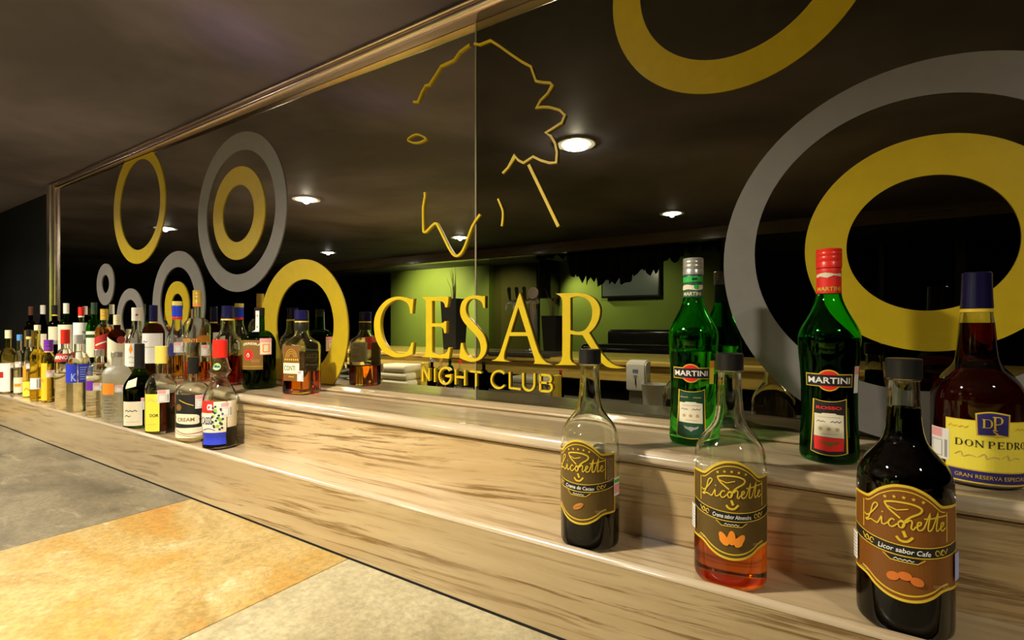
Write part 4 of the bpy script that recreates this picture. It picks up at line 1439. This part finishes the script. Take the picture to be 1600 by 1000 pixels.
def wrap(root, R, az, turn, items, name='label', base=.0003, prof=None):
    q = Print()
    for it in items:
        if it == 'up':
            q.up()
        elif it[0] == 'r':
            q.rect(*it[1:])
        elif it[0] == 't':
            q.text(*it[1:])
        elif it[0] == 'd':
            q.disk(*it[1:])
        elif it[0] == 's':
            q.stroke(*it[1:])
        elif it[0] == 'p':
            q.poly(*it[1:])
        elif it[0] == 'w':
            q.scribble(*it[1:])
    rad = (lambda z: radius_at(prof, z)) if prof else R
    return q.build(name, rad, az + radians(turn), root, base=base, step=.006)

cap_white = M('white_cap', (.75, .70, .58), .4); cap_cream = M('cream_cap', (.78, .70, .42), .4); cap_red = M('red_cap', (.7, .02, .01), .35)
cap_gold = M('gold_cap', (.75, .50, .08), .35, .4); cap_navy = M('navy_cap', (.010, .008, .055), .22); cap_blue = M('blue_cap', (.02, .05, .62), .35)
cap_yellow = M('yellow_cap', (.85, .68, .12), .4); cap_purple = M('purple_cap', (.15, .02, .30), .35); cap_brown = M('brown_cap', (.10, .03, .015), .4)
cap_sky = M('sky_cap', (.10, .28, .60), .35); cap_grey = M('grey_cap', (.42, .40, .36), .4); band_or = M('orange_band', (.85, .25, .03), .4)

# ---- front trough row, from the far end
r, R, H, az, pr = px_bottle('T', 13, 516, 14, 'clear bottle with pale cap and white label at the far end of the trough', 'round', G_PALE, L_WATER, .4, .55, .72, .36, [(cap_cream, .87, 1, .0012, 'ridge')])
wrap(r, R, az, -42, [('r', -.03, .01, .03, .48 * H, WHITE), 'up', ('r', -.02, .08, .005, .11, DKRED)])
stamp(r, R, az + radians(30), .40 * H)
r, R, H, az, pr = px_bottle('T', 30.5, 523, 9.5, 'slim clear bottle with a pale blue capsule in the trough', 'round', G_CLEAR, L_WATER, .5, .58, .74, .42, [(cap_sky, .90, 1, .0012, 'plain')], w=.268)
wrap(r, R, az, -20, [('r', -.022, .01, .025, .085, CREAM), 'up', ('r', -.014, .04, .012, .055, ORANGE)])
stamp(r, R, az - radians(15), .46 * H)
r, R, H, az, pr = px_bottle('T', 45, 515, 9.5, 'slim clear bottle with a black cap and yellow neck ring in the trough', 'round', G_CLEAR, L_YELLOW, .4, .58, .74, .40, [(cap_yellow, .86, .895, .0012, 'plain'), (BLACKP, .895, 1, .0010, 'plain')], w=.270)
wrap(r, R, az, -10, [('r', -.028, .005, .028, .075, YELLOW), 'up', ('w', -.015, .03, .03, .018, ORANGE)])
wrap(r, R, az, -50, [('r', -.008, .08, .008, .15, ORANGE)], 'side_label')
stamp(r, R, az + radians(5), .42 * H)
r, R, H, az, pr = px_bottle('T', 58.5, 508, 12, 'pale yellow bottle with a plain neck and white sticker in the trough', 'slope', G_PALE, L_YELLOW, .68, .60, .74, .40, [(cap_cream, .93, 1, .0012, 'plain')], w=.287)
wrap(r, R, az, -15, [('r', -.024, .055, .024, .105, WHITE), 'up', ('r', .004, .06, .008, .10, GREYP), ('r', .012, .06, .018, .10, GREYP)])
r, R, H, az, pr = px_bottle('T', 76, 531, 11.5, 'small yellow bottle with a purple cap in the trough', 'round', G_PALE, L_YELLOW, .62, .62, .78, .62, [(GOLD, .80, .82, .0012, 'plain'), (cap_purple, .82, 1, .0014, 'ridge')], w=.272)
wrap(r, R, az, -55, [('r', -.018, .01, .018, .175, P_('amber_label', (.85, .50, .02))), 'up', ('w', -.008, .09, .016, .02, ORANGE)])
stamp(r, R, az + radians(15), .40 * H, .032, .03)
r, R, H, az, pr = px_bottle('T', 102, 515, 16.5, 'clear vodka bottle with a red cap and red band label', 'round', G_CLEAR, L_WATER, .45, .58, .76, .42, [(cap_red, .82, 1, .0012, 'plain')], w=.296)
wrap(r, R, az, -18, [('r', -.05, .60 * H, .05, .70 * H, DKRED), 'up', ('t', 'SMIRNOFF', -.040, .63 * H, .072, .045 * H, WHITE, .02)], prof=pr)
r, R, H, az, pr = px_bottle('T', 122.5, 523, 19.5, 'clear vodka bottle with a grey cap and wide blue label', 'angular', G_CLEAR, L_WATER, .70, .62, .78, .36, [(cap_grey, .88, 1, .0012, 'plain')], w=W_T)
wrap(r, R, az, -8, [('r', -.075, .38 * H, .002, .62 * H, BLUE), ('r', .005, .38 * H, .055, .62 * H, BLUE), 'up', ('t', 'K', -.018, .40 * H, .018, .10 * H, SKYB, .02)] + [('r', .010, (.42 + .03 * i) * H, .045, (.43 + .03 * i) * H, SKYB) for i in range(6)])
r, R, H, az, pr = px_bottle('T', 155, 546, 21, 'short round-shouldered clear vodka bottle with a silver cap', 'angular', G_CLEAR, L_WATER, .62, .68, .80, .36, [(TIN, .90, 1, .0014, 'plain')], w=W_T)
wrap(r, R, az, -42, [('r', -.022, .40 * H, .012, .54 * H, PURPLE)] + ['up'] + [('w', -.02, (.34 - .05 * i) * H, .030 + .008 * (i % 3), .022 * H, GREYP, None, i) for i in range(5)])
stamp(r, R, az + radians(-5), .40 * H, .028, .03)
r, R, H, az, pr = px_bottle('T', 183, 550, 23.5, 'short frosted vodka bottle with an orange patch', 'angular', G_FROST, L_WATER, .62, .68, .80, .38, [(TIN, .93, 1, .0014, 'plain')], w=W_T)
wrap(r, R, az, -36, [('r', -.028, .40 * H, .018, .56 * H, ORANGE)] + ['up'] + [('w', -.022, (.33 - .045 * i) * H, .036 + .010 * (i % 2), .022 * H, GREYP, None, i + 9) for i in range(6)])
stamp(r, R, az + radians(12), .43 * H, .026, .03)
r, R, H, az, pr = px_bottle('T', 218, 537, 25.8, 'green wine bottle with a black capsule and cream label', 'cos', G_DGREEN, L_BLACK, .62, .46, .74, .30, [(BLACKP, .70, 1, .0008, 'taper')], w=W_T, rtf=.30)
wrap(r, R, az, -28, [('r', -.035, .01, .030, .32 * H, CREAM), 'up', ('w', -.024, .20 * H, .040, .028 * H, BLACK), ('w', -.024, .14 * H, .022, .026 * H, BLACK), ('s', [(-.02, .08 * H), (.02, .085 * H)], .001, GREYP)])
wrap(r, R, az, -35, [('p', [(-.014, .47 * H), (.016, .50 * H), (.016, .60 * H), (-.014, .56 * H)], CREAM)], 'neck_label', .0006, pr)
stamp(r, R, az + radians(24), .22 * H, .040, .030)
r, R, H, az, pr = px_bottle('T', 252, 541, 26, 'tequila bottle with a yellow capsule and bright yellow label', 'round', G_CLEAR, L_BROWN, .46, .50, .68, .34, [(cap_yellow, .80, 1, .0012, 'plain')], w=W_T, rtf=.36)
wrap(r, R, az, -32, [('r', -.030, .01, .020, .46 * H, YELLOW), 'up', ('t', 'DOR', -.008, .20 * H, .026, .035 * H, BLACK, .03), ('s', spline([(-.02, .36 * H), (-.005, .40 * H), (.01, .37 * H), (.016, .41 * H)], 3), .0012, GREYP), ('s', [(-.02, .11 * H), (.012, .12 * H)], .001, GREYP)])
stamp(r, R, az + radians(8), .36 * H, .040, .032)
r, R, H, az, pr = px_bottle('T', 302, 558, 28, 'clear cream liqueur bottle with a tall black cap and black label', 'round', G_CLEAR, L_CREAM, .52, .58, .70, .30, [(BLACKP, .80, 1, .0014, 'plain')], w=W_T)
wrap(r, R, az, -24, [('r', -.042, .06 * H, .042, .57 * H, BLACK), 'up', ('r', -.042, .06 * H, .042, .18 * H, CREAM), ('p', spline([(-.034, .30 * H), (-.03, .24 * H), (.028, .22 * H), (.034, .27 * H), (.028, .33 * H), (-.03, .345 * H)], 4, True), CREAM), 'up',
     ('t', 'CREAM', -.026, .255 * H, .048, .045 * H, BROWN, .02), ('s', spline([(-.042, .17 * H), (0, .11 * H), (.042, .12 * H)], 4), .002, MAROON), ('s', spline([(-.042, .13 * H), (0, .09 * H), (.042, .07 * H)], 4), .0015, COPPER), ('s', spline([(-.02, .51 * H), (0, .47 * H), (.02, .44 * H)], 3), .002, GOLD), ('d', -.022, .42 * H, .010, BROWN)])
stamp(r, R, az + radians(26), .40 * H, .040, .032)
CAS = [(.80, 0), (.95, .012), (.98, .04), (.93, .075), (.90, .11), (.96, .16), (1.0, .24), (1.0, .34), (.98, .42), (.90, .49), (.74, .55), (.56, .60), (.48, .635), (.47, .665), (.55, .685), (.62, .70), (.62, .715), (.55, .735), (.47, .78), (.40, .83), (.36, .88), (.35, .94), (.35, .985)]
CAS = spline(CAS, 2)
r, R, H, az, pr = px_bottle('T', 344, 531, 28.8, 'blackcurrant liqueur bottle with a waisted neck and red cap, nearest of the far group', 'round', G_CLEAR, L_BLACK, .20, .4, .6, .35, [(cap_red, .835, 1, .0010, 'plain')], w=W_T, prof=CAS)
radr = pr
wrap(r, R, az, -26, [('r', -.036, .05 * H, .036, .44 * H, CREAM), 'up', ('r', -.036, .05 * H, .036, .16 * H, BLUE), ('r', -.036, .34 * H, .004, .45 * H, RED), 'up', ('t', 'ca', -.014, .365 * H, .016, .055 * H, WHITE, .03), ('t', 'CASSIS', -.034, .235 * H, .036, .07 * H, NAVY, .02), ('s', spline([(-.03, .18 * H), (-.01, .20 * H), (.008, .18 * H)], 3), .002, PURPLE)]
     + [('d', .014 + .012 * sin(i * 2.3), (.22 + .018 * (i % 11)) * H, .0046, LEAF, 10) for i in range(10)] + ['up'] + [('d', .014 + .013 * sin(i * 1.7 + .4), (.19 + .0115 * i) * H, .0032, BERRY, 10) for i in range(20)], prof=radr)
wrap(r, R, az, -20, [('d', 0, .755 * H, .010, LEAF, 14), 'up', ('d', -.003, .757 * H, .004, BERRY, 10), ('d', .004, .751 * H, .004, BERRY, 10), ('r', -.009, .735 * H, .006, .745 * H, SKYB)], 'neck_label', .0006, radr)
wrap(r, R, az, 40, [('r', -.014, .20 * H, .018, .44 * H, CREAM)], 'back_label', prof=radr)
stamp(r, lambda z: radius_at(radr, z), az + radians(20), .30 * H, .040, .030)

# ---- ledge row behind, from the far end
r, R, H, az, pr = px_bottle('L', 48, 479, 10.2, 'dark bottle with a brown capsule, far end of the ledge', 'round', G_DARK, L_DARK, .6, .58, .74, .36, [(cap_brown, .84, 1, .001, 'plain')], w=.16)
wrap(r, R, az, -20, [('r', -.03, .08, .03, .17, BROWN)])
r, R, H, az, pr = px_bottle('L', 67, 477, 11, 'dark bottle with a white cap, far end of the ledge', 'slope', G_DARK, L_DARK, .6, .50, .78, .36, [(cap_white, .84, 1, .001, 'plain')], w=.12)
wrap(r, R, az, -20, [('r', -.03, .06, .03, .15, CREAM)])
r, R, H, az, pr = px_bottle('L', 85.5, 477, 12.5, 'black bottle with a black capsule and gold ring beside the frame post', 'round', G_DARK, L_BLACK, .6, .56, .74, .36, [(GOLD, .815, .84, .001, 'plain'), (BLACKP, .84, 1, .001, 'plain')], w=.14)
wrap(r, R, az, -15, [('r', -.02, .10, .03, .19, CREAM), 'up', ('r', -.02, .10, .03, .12, GREYP)])
r, R, H, az, pr = px_bottle('L', 103.5, 474, 13, 'dark green bottle with a tall white cap on the ledge', 'round', G_DGREEN, L_BROWN, .5, .58, .74, .34, [(cap_white, .83, 1, .001, 'plain')], w=.12)
wrap(r, R, az, -25, [('r', -.03, .05, .04, .20, CREAM), 'up', ('r', .0, .12, .02, .15, GREYP)])
r, R, H, az, pr = px_bottle('L', 127, 480, 13.5, 'clear bottle with a short red cap and white label on the ledge', 'slope', G_CLEAR, L_WATER, .4, .56, .78, .34, [(cap_white, .83, .855, .0008, 'plain'), (cap_red, .855, 1, .001, 'plain')], w=.145)
wrap(r, R, az, -5, [('r', -.035, .04, .04, .21, WHITE), 'up', ('d', .012, .12, .010, GREYP, 14), ('d', .012, .165, .007, GREYP, 14)])
r, R, H, az, pr = px_bottle('L', 147, 473, 13.5, 'tall green bottle with a bare dark rim on the ledge', 'round', glass('bottle_green_glass', (.30, .70, .20)), L_GREENW, .5, .58, .74, .36, [(M('dark_foil', (.05, .10, .05), .3, .4), .82, 1, .0006, 'plain')], w=.12)
wrap(r, R, az, -10, [('r', -.03, .05, .035, .17, CREAM), 'up', ('r', -.03, .14, .035, .155, GREENP)])
r, R, H, az, pr = px_bottle('L', 163, 483, 15, 'amber whisky bottle with a gold cap and slanted red label', 'round', G_CLEAR, L_AMBER, .70, .60, .76, .40, [(cap_gold, .82, 1, .001, 'ridge')], w=.145)
wrap(r, R, az, -12, [('p', [(-.045, .07), (.045, .10), (.045, .175), (-.045, .14)], DKRED), 'up', ('s', [(-.03, .11), (.02, .13)], .006, CREAM)])
r, R, H, az, pr = px_bottle('L', 183, 492, 16.5, 'brown liqueur bottle with a cream cap and red seal', 'round', G_BROWN, L_DARK, .6, .55, .74, .34, [(cap_cream, .82, 1, .001, 'ridge')], w=.13)
wrap(r, R, az, -12, [('p', [(-.035, .02), (.045, .02), (.045, .16), (.01, .12), (-.035, .15)], CREAM), 'up', ('d', .022, .135, .016, MAROON, 20), ('p', [(.002, .04), (.01, .06), (.018, .04), (.01, .025)], ORANGE)])
r, R, H, az, pr = px_bottle('L', 214, 481, 19, 'clear rum bottle with a tall white cap and white label', 'slope', G_CLEAR, L_WATER, .35, .46, .66, .44, [(cap_white, .80, 1, .001, 'plain')], w=.13, rtf=.42)
wrap(r, R, az, -35, [('r', -.030, .03, .035, .46 * H, WHITE), 'up', ('p', [(-.004, .10), (.004, .125), (.010, .10), (.003, .08)], ORANGE), ('w', -.004, .065, .022, .008, GREYP), ('w', -.004, .045, .028, .006, GREYP)])
wrap(r, R * .42, az, -2, [('d', 0, .89 * H, .0045, MAROON, 14)], 'neck_seal', .0016)
r, R, H, az, pr = px_bottle('L', 240, 477, 18, 'amber whisky bottle with a navy capsule and white label', 'round', G_BROWN, L_BROWN, .6, .62, .74, .36, [(GOLD, .745, .765, .0008, 'plain'), (cap_navy, .765, 1, .0008, 'plain')], w=.13)
wrap(r, R, az, -8, [('r', -.045, .05, .040, .60 * H, WHITE), 'up', ('w', -.035, .47 * H, .018, .008, NAVY), ('r', -.04, .40 * H, .03, .41 * H, TAN)])
r, R, H, az, pr = px_bottle('L', 277, 471, 18, 'clear rum bottle with a blue and yellow capsule, half full of orange liquid', 'slope', G_CLEAR, L_ORANGE, .30, .48, .72, .44, [(cap_red, .765, .80, .0008, 'plain'), (cap_blue, .80, .945, .0009, 'taper'), (cap_yellow, .945, 1, .0012, 'plain')], w=.13)
wrap(r, R, az, -38, [('p', [(-.02, .36 * H), (.004, .27 * H), (.028, .36 * H), (.004, .47 * H)], NAVY)])
stamp(r, R, az + radians(8), .34 * H, .038, .032)
r, R, H, az, pr = px_bottle('L', 308, 454, 22, 'tall clear brandy bottle with a gold capsule, tallest on the ledge', 'round', G_CLEAR, L_RUST, .21, .60, .70, .30, [(band_or, .82, .845, .0008, 'plain'), (cap_gold, .845, 1, .0009, 'ridge')], w=.13)
wrap(r, R, az, -25, [('t', 'PRESIDENTE', -.060, .43 * H, .082, .038 * H, ORANGE, .02)], 'print')
wrap(r, R, az + pi, -40, [('r', -.03, .42 * H, .03, .50 * H, ORANGE), ('r', -.03, .25 * H, .01, .33 * H, PINK)], 'back_label')
stamp(r, R, az + radians(38), .28 * H, .038, .032)
r, R, H, az, pr = px_bottle('L', 356, 478, 25, 'clear brandy bottle with a navy capsule and bulging neck, dark red inside', 'round', G_CLEAR, L_RED, .37, .52, .66, .42, [(GOLD, .815, .835, .0008, 'taper'), (cap_navy, .835, 1, .0006, 'taper')], w=.13, prof=spline([(.80, 0), (.96, .012), (1, .04), (1, .3), (1, .47), (.96, .53), (.82, .585), (.62, .63), (.50, .68), (.46, .74), (.44, .81), (.39, .86), (.37, .99)], 4))
r, R, H, az, pr = px_bottle('L', 405.5, 481, 26.5, 'dark green port bottle with brown label, right of the navy-capped brandy', 'round', G_DGREEN, L_DARK, .64, .56, .72, .32, [(M('black_foil', (.02, .02, .012), .3, .3), .90, 1, .0006, 'taper')], w=.12, rtf=.30)
wrap(r, R, az, -24, [('r', -.045, .24 * H, .030, .60 * H, BROWN), 'up', ('t', 'FERREIRA', -.040, .52 * H, .066, .030 * H, CREAM, .02, 0, .006), ('d', -.014, .42 * H, .017, RED, 24), ('r', -.004, .33 * H, .022, .365 * H, COPPER), ('s', [(-.045, .28 * H), (.030, .28 * H)], .001, GOLD), 'up', ('d', -.014, .42 * H, .0125, DKRED, 20), ('s', spline([(-.02, .40 * H), (-.014, .44 * H), (-.010, .41 * H), (-.016, .39 * H)], 3), .002, CREAM)])
wrap(r, R * .31, az, -24, [('r', -.0055, .70 * H, .0055, .96 * H, WHITE), 'up', ('d', 0, .76 * H, .003, GREYP, 10), ('d', 0, .90 * H, .003, GREYP, 10)], 'neck_seal', .0012, pr)
q = Print(); q.rect(-.018, .42 * H, .018, .62 * H, PINK); q.up(); q.rect(-.016, .43 * H, .016, .57 * H, CREAM); q.up(); q.outline([(-.009, .455 * H), (.009, .455 * H), (.009, .545 * H), (-.009, .545 * H)], .003, ORANGE)
q.build('tax_stamp', R, az + radians(22), r, base=.0010)

# square tequila bottle standing alone on the ledge
CW = .125
p = at(471.5, 485, CW); Hc = p.z - ZL
half = .0405
cp = [(half * .88, 0), (half * .97, .0025), (half, .008), (half, .5 * Hc), (half * .995, .575 * Hc), (half * .93, .615 * Hc), (half * .78, .650 * Hc), (half * .60, .685 * Hc), (half * .50, .715 * Hc), (half * .47, .75 * Hc), (half * .47, .99 * Hc)]
azc = cam_az(p.x, -CW)
rotc = azc + radians(47)
r = make_bottle((p.x, -CW, ZL + .0004), 'square clear tequila bottle with navy cap and brown label, alone on the ledge', cp, Hc, G_CLEAR, L_AMBER, .27 * Hc,
                [(M('black_foil', (.02, .02, .012), .3, .3), .755 * Hc, .855 * Hc, .0008, 'plain'), (GOLD, .855 * Hc, .87 * Hc, .0010, 'plain'), (cap_navy, .87 * Hc, Hc, .0008, 'plain')], .003, 72, 1.0, rotc, sq_top=.66 * Hc)
q = Print()
q.rect(-.029, .040, .029, .58 * Hc, P_('chestnut_label', (.17, .07, .012))); q.up(); q.rect(-.029, .25 * Hc, .029, .375 * Hc, CREAM)
q.up()
q.text('CONTI', -.026, .285 * Hc, .040, .058 * Hc, BLACK, .01)
for rr in (.010, .015, .020):
    q.stroke([(rr * cos(a * pi / 10), .44 * Hc + rr * sin(a * pi / 10) * 1.2) for a in range(11)], .0010, GOLD)
for i in range(7):
    q.rect(-.024 + i * .0075, .405 * Hc, -.020 + i * .0075, .425 * Hc, GOLD)
q.scribble(-.010, .205 * Hc, .020, .005, GOLD)
q.build('label', None, rotc - pi / 2, r, flat=half)
stamp(r, None, rotc - pi / 2, .165 * Hc, .030, .022, flat=half + .001).location = (cos(rotc) * .034, sin(rotc) * .034, 0)
q = Print(); q.rect(-.030, .31 * Hc, .030, .57 * Hc, CREAM)
q.build('back_label', None, rotc + pi, r, flat=half)
q = Print()
for i, t in enumerate((1, 2, 3)):
    q.scribble(-.026, (.50 - .09 * i) * Hc, .05, .008, GREYP)
q.build('back_print', None, rotc + pi / 2, r, flat=half)
